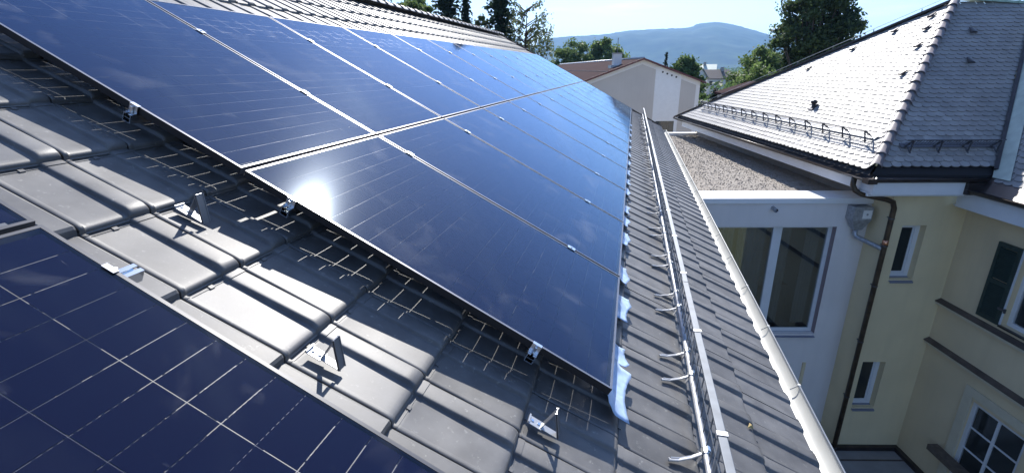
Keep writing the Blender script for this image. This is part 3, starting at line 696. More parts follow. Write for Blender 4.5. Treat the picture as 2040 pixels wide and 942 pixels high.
# facet L: origin corner, e1 = along eave (t), e2 = upslope
fl_n = (CF - C0).cross(APX - C0).normalized(); fl_up = fl_n.cross(Vector((0, 1, 0))).normalized()
if fl_up.z < 0: fl_up = -fl_up
la = (APX - C0) @ fl_up if False else (APX - C0).dot(fl_up); lt = (APX - C0).dot(Vector((0, 1, 0)))
polyL = [(.18 * lt / la + .02, .20), (lt, la), (12.25, .20)]
polyL = [(.25, .18), (lt, la - .05), (11.9, .18)]
field(C0, Vector((0, 1, 0)), fl_up, polyL, hroofp, 200)
fr_up = Vector((0, 1, TANF)).normalized(); k_ = math.sqrt(1 + TANF ** 2)
polyR = [(.25, .20 * k_), (3.50, 3.42 * k_), (5.2, 3.42 * k_), (2.48, .20 * k_)]
dk2 = [o for o in hip.children if o.name.startswith('roof_deck')][0]
field(C0, Vector((1, 0, 0)), fr_up, polyR, dk2, 99)
# hip caps
hd = (APX - C0); hl = hd.length; hd.normalize()
hc = MB(); hc.tube([(0, 0, 0), (0, .04, 0), (0, .041, 0), (0, .36, 0)], .1, n=10, ang0=-.1, ang1=math.pi + .1, radii=[.105, .105, .095, .080], up=(0, 0, 1))
HCM = hc.mesh('hip_cap', mat('hip_cap_clay', (0.19, 0.172, 0.175), 0.45, var=0.2, vscale=6), True); fixn(HCM)
hx = hd.cross(Vector((0, 0, 1))).normalized(); hz = hx.cross(hd).normalized()
HF = Matrix(((hx.x, hd.x, hz.x, 0), (hx.y, hd.y, hz.y, 0), (hx.z, hd.z, hz.z, 0), (0, 0, 0, 1)))
q = .30
while q < hl - .1:
    link('hip_cap', HCM, hroofp, Matrix.Translation(C0 + hd * q + Vector((0, 0, .025))) @ HF @ Matrix.Rotation(random.uniform(-.02, .02), 4, 'X')); q += .315
# verge flashing on the left upper edge
e0, e1_ = CF + Vector((.05, -.05, .03)), APX + Vector((0, 0, .03)); dv = (e1_ - e0).normalized()
vf = MB(); vf.bar(e0, e1_, .16, .05, up=(0, 0, 1)); obj('verge_flashing', vf, M_brown, hip, mw=HL)
vf2 = MB(); vf2.bar(e0 + Vector((.07, .05, .04)), e1_ + Vector((.06, .05, .04)), .05, .04); obj('verge_trim', vf2, M_palemetal, hip, mw=HL)
# conductor line with stands above the verge
lc = MB(); lc.tube([e0 + dv * 1.0 + Vector((.1, .1, .13)), e1_ + Vector((.05, .1, .13))], .006, n=6)
lcn = thing('lightning_conductor', 'thin lightning conductor wire on small posts along the hip roof upper edge', 'wire', mw=HM)
obj('wire', lc, M_galv, lcn)
for k in range(9):
    p = e0 + dv * (1.2 + k * 1.15) + Vector((.1, .1, .0)); m_ = MB(); m_.tube([p, p + Vector((0, 0, .13))], .01, n=6); obj('post', m_, M_wire, lcn)
# top ridge cover (green copper) along facet R top edge
rd = MB(); q0 = APX + Vector((0, 0, .05)); q1 = onR(5.3, 3.50) + Vector((0, 0, -.08)); rd.bar(q0, q1, .20, .05); obj('ridge_cover', rd, M_verdi, hip, mw=HL)
nr = 6
for k in range(nr):
    m_ = MB(); p = q0.lerp(q1, (k + .5) / nr); m_.box((p.x - .012, p.y - .11, p.z - .02), (p.x + .012, p.y + .11, p.z + .04)); obj('ridge_seam', m_, M_verdi, hip, mw=HL)
# eave apron + gutters
def gutter_run(p, d, ln, inward, z, name='eave_gutter'):
    """p start (s,t), d direction, inward unit"""
    p = Vector((*p, z)); d = Vector((*d, 0)); w_ = Vector((*inward, 0)); r = .075
    c = p + w_ * r; mb = MB()
    pts = [math.pi * k / 10 for k in range(11)]
    for off in (0, .004):
        k0 = len(mb.v)
        for e in (0, ln):
            for a in pts: mb.v.append(tuple(c + d * e - w_ * ((r + off) * math.cos(a)) - Vector((0, 0, (r + off) * math.sin(a)))))
        for i in range(10): mb.f.append((k0 + i, k0 + i + 1, k0 + 11 + i + 1, k0 + 11 + i))
    o = P(name, mb, M_brown, smooth=True)
    b = MB(); b.tube([p, p + d * ln], .012, n=8); obj('bead', b, M_brown, o, smooth=True)
    return o
gL = gutter_run((0, -.02), (0, 1), 12.4, (1, 0), ZE)
cn = MB(); cn.box((-.035, -.035, ZE - .085), (.14, .14, ZE + .004)); P('gutter_corner', cn, M_brown)
gR = gutter_run((-.02, 0), (1, 0), 2.2, (0, 1), ZE)
ap = MB(); ap.add([(.13, .0, ZE - .01), (.13, 12.3, ZE - .01), (.40, 12.0, ZE + .165), (.40, .40, ZE + .165)], [(0, 1, 2, 3)]); ap.add([(.13, .0, ZE - .03), (.13, 12.3, ZE - .03), (.40, 12.0, ZE + .145), (.40, .40, ZE + .145)], [(0, 1, 2, 3)])
ap.add([(.0, .13, ZE - .012), (2.35, .13, ZE - .012), (2.45, .30, ZE + .17), (.35, .30, ZE + .17)], [(0, 1, 2, 3)])
P('eave_apron', ap, M_brown, fix=False)
for k, (s0, t0) in enumerate([(-.005, .35), (-.005, .62)]):
    m_ = MB(); m_.box((s0 - .02, t0 - .02, ZE - .01), (s0 + .05, t0 + .02, ZE + .03)); obj('gutter_clip', m_, M_brown, gL)
for k in range(11):
    m_ = MB(); t0 = 1.3 + k * 1.0; m_.box((.0, t0 - .015, ZE - .002), (.15, t0 + .015, ZE + .006)); obj('gutter_clip', m_, M_brown, gL)
# fascias (white)
fa = MB(); fa.box((.16, .14, -1.88), (.22, 11.6, ZE - .05)); fa.box((.2201, .14, -1.88), (1.0, 11.6, -1.84)); P('fascia', fa, M_whitepaint)
fb = MB(); fb.box((.16, .08, -1.90), (1.99, .138, ZE - .05)); fb.box((.16, .1381, -1.90), (2.0, .6, -1.86)); fb.box((.18, .20, -1.955), (1.99, .26, -1.9005)); P('fascia', fb, M_whitepaint)
# walls


def holed(mb, a0, a1, z0, z1, holes, mk):
    """wall sheet split round rectangular holes; mk(a0,a1,z0,z1) adds one block"""
    zs = sorted({z0, z1, *[h[2] for h in holes], *[h[3] for h in holes]})
    for zl, zh in zip(zs, zs[1:]):
        hs = sorted([h for h in holes if h[2] <= zl + 1e-6 and h[3] >= zh - 1e-6]); a = a0
        for h in hs:
            if h[0] > a: mk(a, h[0], zl, zh)
            a = h[1]
        if a < a1: mk(a, a1, zl, zh)
W1 = (1.22, 1.70, -3.80, -2.63); W2 = (1.13, 1.63, -6.98, -5.78)
wa = MB()
holed(wa, .92, 2.40, -9.4, -1.865, [W1, W2], lambda a, b, c, d: wa.box((a, .5, c), (b, .78, d)))
wa.box((.92, .7801, -9.4), (1.2, 11.9, -1.885)); wa.box((1.2001, .95, -9.4), (2.4, 1.0, -1.9)); wa.box((.92, 11.9001, -9.4), (9, 12.1, -1.7))
P('wall', wa, M_yellow)
def win_tower(h):
    a, b, c, d = h; y = .65
    f = MB(); f.box((a, y, c), (b, y + .06, c + .09)); f.box((a, y, d - .09), (b, y + .06, d)); f.box((a, y, c + .09), (a + .09, y + .06, d - .09)); f.box((b - .095, y, c + .09), (b, y + .06, d - .09))
    f.box((b - .125, y + .018, c + .12), (b - .0955, y + .05, d - .09)); f.box((a + .0905, y + .018, c + .0905), (b - .0955, y + .05, c + .1195))
    o = P('window', f, M_whitepaint)
    p = MB(); p.box((a + .091, y + .03, c + .12), (b - .1255, y + .036, d - .091)); obj('pane', p, M_pane2, o)
    s_ = MB(); s_.prism([(a - .0, .455, c - .035), (b + .0, .455, c - .035), (b + .0, .649, c + .012), (a - .0, .649, c + .012)], (0, 0, -.010), (0, 0, 0)); s_.box((a, .4535, c - .07), (b, .4545, c - .036)); obj('sill', s_, M_sill, o)
    v = MB(); v.box((a, .76, c), (b, .77, d)); obj('dark_backing', v, M_void, o)  # near-black sheet stands in for the darkness of the room behind
win_tower(W1); win_tower(W2)

# downpipe (weathered copper) and its bright joint
dp = thing('downpipe', 'dark weathered downpipe bending from the hip roof gutter down the yellow corner', 'downpipe', mw=HM)
pts = [(.06, .50, ZE - .05), (.06, .50, -1.80), (.10, .46, -1.90), (.22, .41, -1.97), (.70, .39, -2.07), (.83, .39, -2.12), (.88, .39, -2.24), (.88, .39, -9.3)]
m_ = MB(); m_.tube(pts, .05, n=12); obj('pipe', m_, M_bronze, dp, smooth=True)
for z in (-2.45, -3.02, -3.9, -5.2, -6.6, -8.0):
    m_ = MB(); m_.tube([(.88, .39, z - .012), (.88, .39, z + .012)], .058, n=12); m_.box((.865, .39, z - .008), (.895, .5, z + .008)); obj('bracket', m_, M_wire, dp)
m_ = MB(); m_.tube([(.88, .39, -3.02), (.88, .39, -2.90)], .0555, n=12); obj('copper_joint', m_, M_copper, dp, smooth=True)

# ------------------------------------------------ wing with green shutter (wall at s = 2.40 facing left)
wing = thing('wing_house', 'yellow house wing with green shutter and brown ledges at the right edge', 'house', mw=HM @ Matrix.Translation((0, 0, ZG)))
def Q(name, mb, m, parent=None, **k): return obj(name, mb, m, parent or wing, mw=None if parent else HL, **k)
S3 = 2.40; T3 = -7.0
WU = (-2.10, -.83, -4.12, -2.62); WL = (-1.90, -.78, -7.9, -5.80)     # holes as t range
wb = MB(); holed(wb, T3, .4995, -9.4, -2.18, [WU, WL], lambda a, b, c, d: wb.box((S3, a, c), (S3 + .28, b, d)))
wb.box((S3 + .2801, T3, -9.4), (S3 + .40, .4995, -9.0)); Q('wall', wb, M_yellow2)
fb = MB(); fb.box((2.0, T3, -2.19), (2.05, .35, -1.86)); fb.box((2.0501, T3, -2.19), (2.6, .45, -2.17)); fb.box((2.32, T3, -2.24), (2.399, .49, -2.1905)); Q('fascia', fb, M_whitepaint)
# gutter 3
def g3():
    r = .075; c = Vector((1.85 + r, .05, -1.79)); mb = MB(); pts = [math.pi * k / 10 for k in range(11)]
    for off in (0, .004):
        k0 = len(mb.v)
        for e in (0, -7.0):
            for a in pts: mb.v.append((c.x - (r + off) * math.cos(a), c.y + e, c.z - (r + off) * math.sin(a)))
        for i in range(10): mb.f.append((k0 + i, k0 + i + 1, k0 + 12 + i, k0 + 11 + i))
    o = Q('eave_gutter', mb, M_brown, smooth=True)
    b = MB(); b.tube([(1.85, .05, -1.79), (1.85, -7, -1.79)], .012, n=8); obj('bead', b, M_brown, o, smooth=True)
g3()
m_ = MB(); m_.add([(1.97, .15, -1.80), (1.97, -7, -1.80), (2.2, -7, -1.64), (2.38, .22, -1.50)], [(0, 1, 2, 3)]); m_.box((1.84, .0, -1.885), (2.2, .16, -1.66)); Q('eave_apron', m_, M_brown, fix=False)
up3 = Vector((1, 0, 1.1)).normalized(); O3 = Vector((2.12, 0, -1.72))
def on3(s, t): return Vector((s, t, -1.72 + 1.1 * (s - 2.12)))
m_ = MB(); m_.prism([p + Vector((0, 0, -.05)) for p in (on3(2.14, -7), on3(2.14, .02), on3(2.26, .02), on3(5.2, 3.4), on3(5.2, -7))], (0, 0, -.05), (0, 0, 0)); rf3 = Q('roof', m_, M_deck)
cs3 = 1 / math.sqrt(1 + 1.21)
field3 = [(.12, .0), (6.8, .0), (6.8, 4.2), (-(2.12 + 4.2 * cs3 - 2.24) / .876 + .42, 4.2)]
field(O3, Vector((0, -1, 0)), up3, field3, rf3, 280)
m_ = MB(); m_.add([on3(2.24, .03) + Vector((0, 0, .03)), on3(5.2, 3.42) + Vector((0, 0, .03)), on3(5.2, 2.98) + Vector((0, 0, .035)), on3(2.24, -.32) + Vector((0, 0, .035))], [(0, 1, 2, 3)]); Q('valley_sheet', m_, M_palemetal, fix=False)
m_ = MB(); m_.bar(onR(2.33, .12) + Vector((.02, .0, .035)), onR(5.2, 3.42) + Vector((.02, 0, .035)), .06, .06); Q('valley_edge', m_, M_brown)
# ledges
def ledge(z, t0):
    m_ = MB(); m_.prism([(S3 - .11, 0, z), (S3 - .001, 0, z + .05), (S3 - .001, 0, z + .03), (S3 - .11, 0, z - .018)], (0, T3, 0), (0, t0, 0)); o = Q('ledge', m_, M_brownstone)
    c = MB(); c.box((S3 - .09, T3, z - .075), (S3 - .001, t0 - .01, z - .019)); obj('moulding', c, M_cream, o)
ledge(-4.27, .495); ledge(-5.19, .495)
# shutter with louvre slats
sh = MB(); x0, x1 = S3 - .05, S3 - .012; t0, t1, z0, z1 = -.80, -.36, -4.14, -2.66
sh.box((x0, t0, z0), (x1, t0 + .06, z1)); sh.box((x0, t1 - .06, z0), (x1, t1, z1))
for z in (z0, (z0 + z1) / 2 - .04, z1 - .08): sh.box((x0, t0 + .06, z), (x1, t1 - .06, z + .08))
sho = Q('shutter', sh, M_green)
sl_ = MB(); sl_.prism([(x0 + .004, 0, 0), (x1 - .004, 0, .028), (x1 - .004, 0, .034), (x0 + .004, 0, .006)], (0, t0 + .061, 0), (0, t1 - .061, 0)); SLM = fixn(sl_.mesh('slat', M_green))
zz = z0 + .09
while zz < z1 - .11:
    if not (z0 + z1) / 2 - .07 < zz < (z0 + z1) / 2 + .035: link('slat', SLM, sho, Matrix.Translation((0, 0, zz)))
    zz += .034
m_ = MB(); m_.box((S3 - .075, -.88, -3.84), (S3 - .055, -.74, -3.80)); m_.box((S3 - .085, -.90, -3.86), (S3 - .06, -.87, -3.78)); obj('latch', m_, M_wire, sho)
def win_side(h, depth, cols, rows, nm='window', sill=True, bw_=.08):
    a, b, c, d = h; x = S3 + depth
    f = MB(); f.box((x, a, c), (x + .06, b, c + bw_)); f.box((x, a, d - bw_), (x + .06, b, d)); f.box((x, a, c + bw_), (x + .06, a + bw_, d - bw_)); f.box((x, b - bw_, c + bw_), (x + .06, b, d - bw_))
    o = Q(nm, f, M_whitepaint)
    for k in range(1, cols):
        t = b - bw_ - (b - a - 2 * bw_) * k / cols; m_ = MB(); m_.box((x - .002, t - .025, c + bw_), (x + .055, t + .025, d - bw_)); obj('mullion', m_, M_whitepaint, o)
    for k in range(1, rows):
        z = d - bw_ - (d - c - 2 * bw_) * k / rows; m_ = MB(); m_.box((x + .003, a + bw_, z - .014), (x + .045, b - bw_, z + .014)); obj('muntin', m_, M_whitepaint, o)
    for i in range(cols):
        for j in range(rows):
            w0 = (b - a - 2 * bw_) / cols; h0 = (d - c - 2 * bw_) / rows
            m_ = MB(); m_.box((x + .022, b - bw_ - w0 * (i + 1) + .026, d - bw_ - h0 * (j + 1) + .015), (x + .028, b - bw_ - w0 * i - .026, d - bw_ - h0 * j - .015)); obj('pane', m_, M_pane2, o)
    v = MB(); v.box((x + .2, a, c), (x + .21, b, d)); obj('dark_room', v, M_void, o)
    if sill:
        s_ = MB(); s_.box((S3 - .06, a - .03, c - .03), (x - .001, b + .001, c - .002)); obj('sill', s_, M_brown, o)
win_side(WU, .10, 2, 1); win_side(WL, .06, 2, 4, sill=False)
m_ = MB(); m_.box((S3 - .035, -.80, -9.0), (S3 - .001, -.62, -5.55)); m_.box((S3 - .035, -2.1, -5.72), (S3 - .001, -.8001, -5.55)); Q('window_surround', m_, M_cream)
m_ = MB(); m_.box((S3 - .02, -.829, -4.12), (S3 - .001, -.80, -2.62)); Q('window_surround', m_, M_whitepaint)
m_ = MB(); m_.box((S3 - .24, -2.4, -7.27), (S3 - .036, -.45, -7.15)); Q('wooden_beam', m_, M_wood)

# low lean-to roof at the foot of the tower
lr_ = thing('lean_to_roof', 'low dark flat roof in the courtyard at the foot of the yellow tower', 'roof', mw=HM)
m_ = MB(); m_.box((-4.5, -7, -8.25), (2.395, .495, -8.12)); obj('roof_sheet', m_, M_concrete, lr_)
m_ = MB(); m_.box((.2, .40, -8.119), (2.39, .497, -8.02)); m_.box((2.30, -7, -8.119), (2.397, .3999, -8.02)); obj('flashing', m_, M_brown, lr_)
for k in range(9):
    m_ = MB(); t_ = .1 - k * .8; m_.box((-4.5, t_ - .012, -8.1195), (2.29, t_ + .012, -8.095)); obj('seam', m_, M_brownstone, lr_)
m_ = MB(); m_.box((-4.4, -6.9, -9.4), (2.3, .4, -8.251)); obj('wall', m_, M_offwhite, lr_)

# ------------------------------------------------ flat-roofed annex with the large window
an = thing('flat_roof_annex', 'white annex with gravel flat roof and large two-pane window', 'building', mw=HM @ Matrix.Translation((0, 0, ZG)))
def N(name, mb, m, parent=None, **k): return obj(name, mb, m, parent or an, mw=None if parent else HL, **k)
AW = (-2.38, .296, -5.40, -2.83); TF = 1.05
def wl_left(t): return (2.30 - 5.8977 + t * .2113) / .97742
m1 = MB(); holed(m1, wl_left(TF), .9195, -9.4, -2.31, [AW], lambda a, b, c, d: m1.box((a, TF, c), (b, TF + .3, d))); N('wall', m1, M_pinkwhite)
m1 = MB(); m1.prism([(wl_left(11.8) , 11.8, -9.4), (.919, 11.8, -9.4), (.919, 12.0, -9.4), (wl_left(12), 12.0, -9.4)], (0, 0, 0), (0, 0, 7.1)); N('wall', m1, M_white)
x = TF + .13; a, b, c, d = AW; bw_ = .085
f = MB(); f.box((a, x, c), (b, x + .07, c + bw_)); f.box((a, x, d - .06), (b, x + .07, d)); f.box((a, x, c + bw_), (a + bw_, x + .07, d - .06)); f.box((b - bw_, x, c + bw_), (b, x + .07, d - .06)); f.box((-.96, x - .002, c + bw_), (-.77, x + .068, d - .06))
wo = N('window', f, M_whitepaint)
for p0, p1 in ((a + bw_, -.96), (-.77, b - bw_)):
    m_ = MB(); m_.box((p0, x + .030, c + bw_), (p1, x + .036, d - .06)); obj('pane', m_, M_clear, wo)
    m_ = MB(); m_.box((p0 + .002, x + .0285, c + bw_ + .002), (p0 + .014, x + .0295, d - .062)); m_.box((p0 + .015, x + .0285, c + bw_ + .002), (p1 - .001, x + .0295, c + bw_ + .014)); obj('gasket', m_, M_void, wo)
m_ = MB(); m_.box((b - .0005, TF + .001, c + .012), (b + .004, x - .001, d)); m_.v = [(p[0] - .004, p[1], p[2]) for p in m_.v]; obj('reveal', m_, M_mauve, wo)
m_ = MB(); m_.prism([(a, TF - .05, c - .06), (b, TF - .05, c - .06), (b, x - .001, c + .004), (a, x - .001, c + .004)], (0, 0, -.012), (0, 0, 0)); obj('sill', m_, M_sill, wo)
m_ = MB(); m_.box((a, x + 1.5, c - .3), (b, x + 1.51, d)); m_.box((a, TF + .31, c - .31), (b, x + 1.5, c - .3)); m_.box((b, TF + .31, c - .3), (b + .01, x + 1.5, d)); m_.box((a - .01, TF + .31, c - .3), (a, x + 1.5, d)); m_.box((a, TF + .31, d), (b, x + 1.5, d + .01)); obj('room', m_, M_room, wo, fix=False)
for c0, c1 in ((-2.33, -1.70), (-1.62, -.98), (-.72, -.45), (-.12, .20)):  # curtains added to lighten and grey the panes, standing in for reflections
    m_ = MB(); nf = 26
    for k in range(nf + 1):
        xx = c0 + (c1 - c0) * k / nf; yy_ = x + .22 + .03 * math.sin(k * 1.3 + c0) + .01 * math.sin(k * 3.1); m_.v += [(xx, yy_, c + .1), (xx, yy_, d - .02)]
    for k in range(nf): m_.f.append((2 * k, 2 * k + 2, 2 * k + 3, 2 * k + 1))
    obj('added_curtain', m_, M_addcurtain, wo, smooth=True, fix=False)
m_ = MB(); m_.box((-.6, x + .9, c - .3), (.1, x + 1.4, c + .75)); m_.box((-1.9, x + 1.0, c - .3), (-1.2, x + 1.4, c + 1.1)); obj('furniture', m_, M_wood, wo)
m_ = MB(); m_.box((.17, TF - .03, -6.75), (.24, TF - .001, -6.15)); N('wall_trim', m_, M_yellow2)
# coping and parapets
m_ = MB(); m_.box((wl_left(1.0), 1.01, -2.222), (.3, 1.70, -2.202)); m_.box((wl_left(1.0), 1.01, -2.31), (.3, 1.025, -2.2221)); m_.box((wl_left(1.7), 1.685, -2.31), (.3, 1.70, -2.2221))
m_.box((.303, 1.01, -2.2215), (.917, 1.70, -2.2015)); m_.box((.303, 1.01, -2.31), (.917, 1.025, -2.2217)); m_.box((.303, 1.685, -2.31), (.917, 1.70, -2.2217)); N('coping', m_, M_coping)
m_ = MB(); m_.box((wl_left(11.9), 11.75, -2.20), (.917, 12.05, -2.17)); m_.box((wl_left(11.9), 11.75, -2.31), (.917, 11.765, -2.2001)); N('coping', m_, M_coping)
# gravel with real relief
gv = MB(); n1, n2 = 60, 150
for i in range(n2 + 1):
    t = 1.70 + (11.75 - 1.70) * i / n2; sL = wl_left(t)
    for j in range(n1 + 1):
        s = sL + (.919 - sL) * j / n1
        gv.v.append((s, t, -2.275 + .022 * mn.fractal(Vector((s * 5, t * 5, 0)), .8, 2.0, 4) + .012 * mn.noise(Vector((s * 14, t * 14, 5)))))
for i in range(n2):
    for j in range(n1): k = i * (n1 + 1) + j; gv.f.append((k, k + 1, k + n1 + 2, k + n1 + 1))
tag(N('gravel_bed', gv, M_gravel, smooth=True), kind='stuff')
stn = MB(); rnd = random.Random(5)
for _ in range(9000):
    t = rnd.uniform(1.72, 11.7); s = rnd.uniform(wl_left(t), .90); r = rnd.uniform(.008, .020); z = -2.268 + .022 * mn.fractal(Vector((s * 5, t * 5, 0)), .8, 2.0, 4)
    a0 = rnd.uniform(0, 6); k = len(stn.v)
    stn.v += [(s + r * math.cos(a0 + q * 2.09), t + r * math.sin(a0 + q * 2.09), z - .006) for q in range(3)] + [(s + rnd.uniform(-.3, .3) * r, t + rnd.uniform(-.3, .3) * r, z + r * .7)]
    stn.f += [(k, k + 1, k + 3), (k + 1, k + 2, k + 3), (k + 2, k, k + 3)]
tag(N('gravel_stones', stn, M_stone), kind='stuff')
m_ = MB(); m_.box((.86, 1.70, -2.30), (.9185, 11.75, -2.12)); N('upstand', m_, M_concrete)
# overflow spout
m_ = MB(); m_.tube([(-1.126, TF + .02, -2.41), (-1.126 - .0, TF - .16, -2.43)], .042, n=14, closed=False); m_.tube([(-1.126, TF + .02, -2.41), (-1.126, TF - .16, -2.43)], .036, n=14, closed=False)
m_.tube([(-1.126, TF - .10, -2.424), (-1.126, TF - .105, -2.4245)], .035, n=14)
o = N('overflow_spout', m_, M_galv, smooth=False)
# rainwater hopper
hp = thing('rainwater_hopper', 'grey zinc rainwater hopper with short elbow pipe into the dark downpipe', 'rain hopper', mw=HM)
m_ = MB(); s0, s1, t0, t1 = .42, .80, .80, 1.045
top = [(s0, t0, -2.34), (s1, t0, -2.34), (s1, t1, -2.34), (s0, t1, -2.34)]; mid_ = [(s0, t0, -2.62), (s1, t0, -2.62), (s1, t1, -2.62), (s0, t1, -2.62)]; bot = [(.54, .86, -2.84), (.69, .86, -2.84), (.69, 1.0, -2.84), (.54, 1.0, -2.84)]
m_.v = top + mid_ + bot + [(x_ + (.03 if x_ < .6 else -.03), y_ + (.03 if y_ < .9 else -.03), -2.36) for x_, y_, z_ in top]
m_.f = [(0, 1, 5, 4), (1, 2, 6, 5), (2, 3, 7, 6), (3, 0, 4, 7), (4, 5, 9, 8), (5, 6, 10, 9), (6, 7, 11, 10), (7, 4, 8, 11), (8, 9, 10, 11), (0, 12, 13, 1), (1, 13, 14, 2), (2, 14, 15, 3), (3, 15, 12, 0), (12, 15, 14, 13)]
obj('hopper_box', m_, M_galv, hp)
m_ = MB(); m_.box((.60, t0 - .006, -2.58), (.78, t0 - .001, -2.40)); pl = obj('front_plate', m_, M_white, hp)
m_ = MB(); m_.tube([(.69, t0 - .0065, -2.49), (.69, t0 - .009, -2.49)], .022, n=10, closed=True); obj('emblem', m_, M_concrete, pl)
m_ = MB(); m_.tube([(.615, .93, -2.83), (.615, .93, -2.95), (.63, .90, -3.00), (.68, .84, -3.02), (.83, .50, -3.08), (.87, .42, -3.10)], .048, n=12); obj('elbow_pipe', m_, M_galv, hp, smooth=True)

# ------------------------------------------------ snow guards and vents on the hip roof
def tri_bracket():
    m_ = MB(); hgt = .19
    m_.bar((0, -.02, 0), (0, .02, hgt), .03, .012, up=(1, 0, 0)); m_.bar((0, .14, 0), (0, .02, hgt), .03, .012, up=(1, 0, 0)); m_.bar((0, -.04, .004), (0, .17, .004), .03, .008); return fixn(m_.mesh('bracket', M_wire))
TB = tri_bracket()
def hip_guard(name, lab, org, e1, e2, x0, x1, nb, y0):
    """e1 along eave, e2 upslope; bracket local frame: x along e1, y downslope->-e2, z world-ish normal"""
    n3 = e1.cross(e2).normalized(); 
    if n3.z < 0: n3 = -n3
    ez_ = Vector((0, 0, 1)); ey_ = -e2; ey_h = ey_ - ez_ * ey_.z; ey_h.normalize()
    t = thing(name, lab, 'snow guard', mw=HM @ Matrix.Translation((0, 0, 0)))
    base = org + e2 * y0 + n3 * .05; zt = ez_ * .0
    F = Matrix(((e1.x, ey_.x, n3.x, 0), (e1.y, ey_.y, n3.y, 0), (e1.z, ey_.z, n3.z, 0), (0, 0, 0, 1)))
    for k in range(nb):
        x = x0 + (x1 - x0) * k / (nb - 1)
        link('bracket', TB, t, Matrix.Translation(base + e1 * x) @ F)
    up_ = n3; topo = base + n3 * .18 + ey_ * .0
    r_ = MB(); r_.bar(topo + e1 * (x0 - .1), topo + e1 * (x1 + .1), .012, .02, up=n3); obj('top_rail', r_, M_wire, t)
    r_ = MB(); lo = base + n3 * .05 - ey_ * .0; r_.bar(lo + e1 * (x0 - .1), lo + e1 * (x1 + .1), .012, .012, up=n3); r_.bar(lo.lerp(topo, .5) + e1 * (x0 - .1), lo.lerp(topo, .5) + e1 * (x1 + .1), .008, .008, up=n3)
    x = x0
    while x < x1: r_.bar(lo + e1 * x, topo + e1 * x, .006, .006, up=e1); x += .055
    tag(obj('grille_wires', r_, M_wire, t, fix=False), kind='stuff')
    r_ = MB(); pb = base - n3 * .02 + e2 * .04; r_.bar(pb + e1 * (x0 - .1), pb + e1 * (x1 + .1), .10, .008, up=n3); obj('base_strip', r_, M_wire if nb < 8 else M_galv, t)
yL = .62 / fl_up.x if abs(fl_up.x) > .1 else .8
hip_guard('snow_guard', 'black triangular-bracket snow guard along the sunlit face of the hip roof', C0, Vector((0, 1, 0)), fl_up, 1.05, 10.5, 14, .86)
hip_guard('snow_guard', 'short snow guard on the shaded front face of the hip roof', C0, Vector((1, 0, 0)), fr_up, .90, 2.50, 4, .72)
def vent(org, e1, e2, lab, size=1.0, grp='small vent tiles on the hip roof'):
    n3 = e1.cross(e2).normalized()
    if n3.z < 0: n3 = -n3
    m_ = MB(); w0 = .075 * size; n = 8; L0 = .17 * size; H0 = .045 * size
    for q in (0, 1):
        for k in range(n + 1):
            a_ = math.pi * k / n; sc_ = 1 if q == 0 else .45
            m_.v.append(tuple(e1 * (w0 * math.cos(a_) * sc_) + n3 * (H0 * math.sin(a_) * (1 if q == 0 else .15)) + e2 * (L0 * q)))
    for k in range(n): m_.f.append((k, k + 1, n + 2 + k, n + 1 + k))
    m_.f.append(tuple(range(n + 1)))
    o = obj('vent_tile', m_, M_brown, None, mw=HM @ Matrix.Translation(org)); tag(o, lab, 'roof vent', grp)
e_t = Vector((0, 1, 0)); e_s = Vector((1, 0, 0)); nL = fl_n if fl_n.z > 0 else -fl_n
for (s, t, z), lab in (((1.953, 6.308, .295), 'lowest vent tile near the verge of the bright hip roof face'), ((2.455, 5.24, .779), 'second vent tile up along the verge of the bright face'), ((2.848, 4.361, 1.158), 'third vent tile up along the verge of the bright face'), ((3.137, 3.653, 1.436), 'topmost vent tile, just below the hip roof peak'), ((2.835, 3.326, 1.145), 'vent tile beside the hip caps, next below the peak one'), ((2.432, 2.913, .757), 'vent tile beside the hip caps, halfway up'), ((1.834, 2.349, .18), 'lowest vent tile beside the hip caps on the bright face')):
    vent(Vector((s, t, z)) + nL * .03, e_t, fl_up, lab)
vent(Vector((3.42, 2.714, 1.028)) + Vector((0, -.03, .03)), e_s, fr_up, 'upper vent tile on the shaded front face')
vent(Vector((2.998, 2.068, .406)) + Vector((0, -.03, .03)), e_s, fr_up, 'lower vent tile on the shaded front face')
vp = thing('vent_pipe', 'dark hooded vent pipe standing on the sunlit hip roof face', 'vent pipe', mw=HM @ Matrix.Translation(Vector((1.023, 4.016, -.602))))
m_ = MB(); m_.tube([(0, 0, -.05), (0, 0, .10)], .045, n=12); obj('pipe', m_, M_brown, vp, smooth=True)
m_ = MB(); m_.tube([(0, 0, .10), (0, 0, .13), (0, 0, .17), (0, 0, .20)], .1, n=12, radii=[.055, .08, .07, .02]); obj('hood', m_, M_brown, vp, smooth=True)
m_ = MB(); m_.bar(Vector((-.08, 0, -.05)), Vector((.08, 0, .09)), .17, .02); obj('flashing', m_, M_brown, vp)

# ================================================================== GABLE HOUSE behind
g_ = R(-15); GD = Vector((math.sin(g_), math.cos(g_), 0)); GPV = Vector((math.cos(g_), -math.sin(g_), 0)); GA = Vector((2.2008, 37.7852, 0))
GM = Matrix(((GPV.x, GD.x, 0, GA.x), (GPV.y, GD.y, 0, GA.y), (0, 0, 1, 0), (0, 0, 0, 1)))
gh = thing('gable_house', 'long pale house with red-brown roof and bare gable wall beyond the flat roof', 'house', mw=GM @ Matrix.Translation((0, 0, ZG)))
def G(name, mb, m, parent=None, **k): return obj(name, mb, m, parent or gh, mw=None if parent else HL, **k)
AZp = 1.063; TP = 1.66 / 4.66
def rk(s): return AZp - abs(s) * TP
m_ = MB(); m_.prism([(-4.5, 0, -9.4), (4.5, 0, -9.4), (4.5, 0, rk(4.5) - .06), (0, 0, rk(0) - .06), (-4.5, 0, rk(4.5) - .06)], (0, .35, 0), (0, 50, 0)); G('wall', m_, M_offwhite)
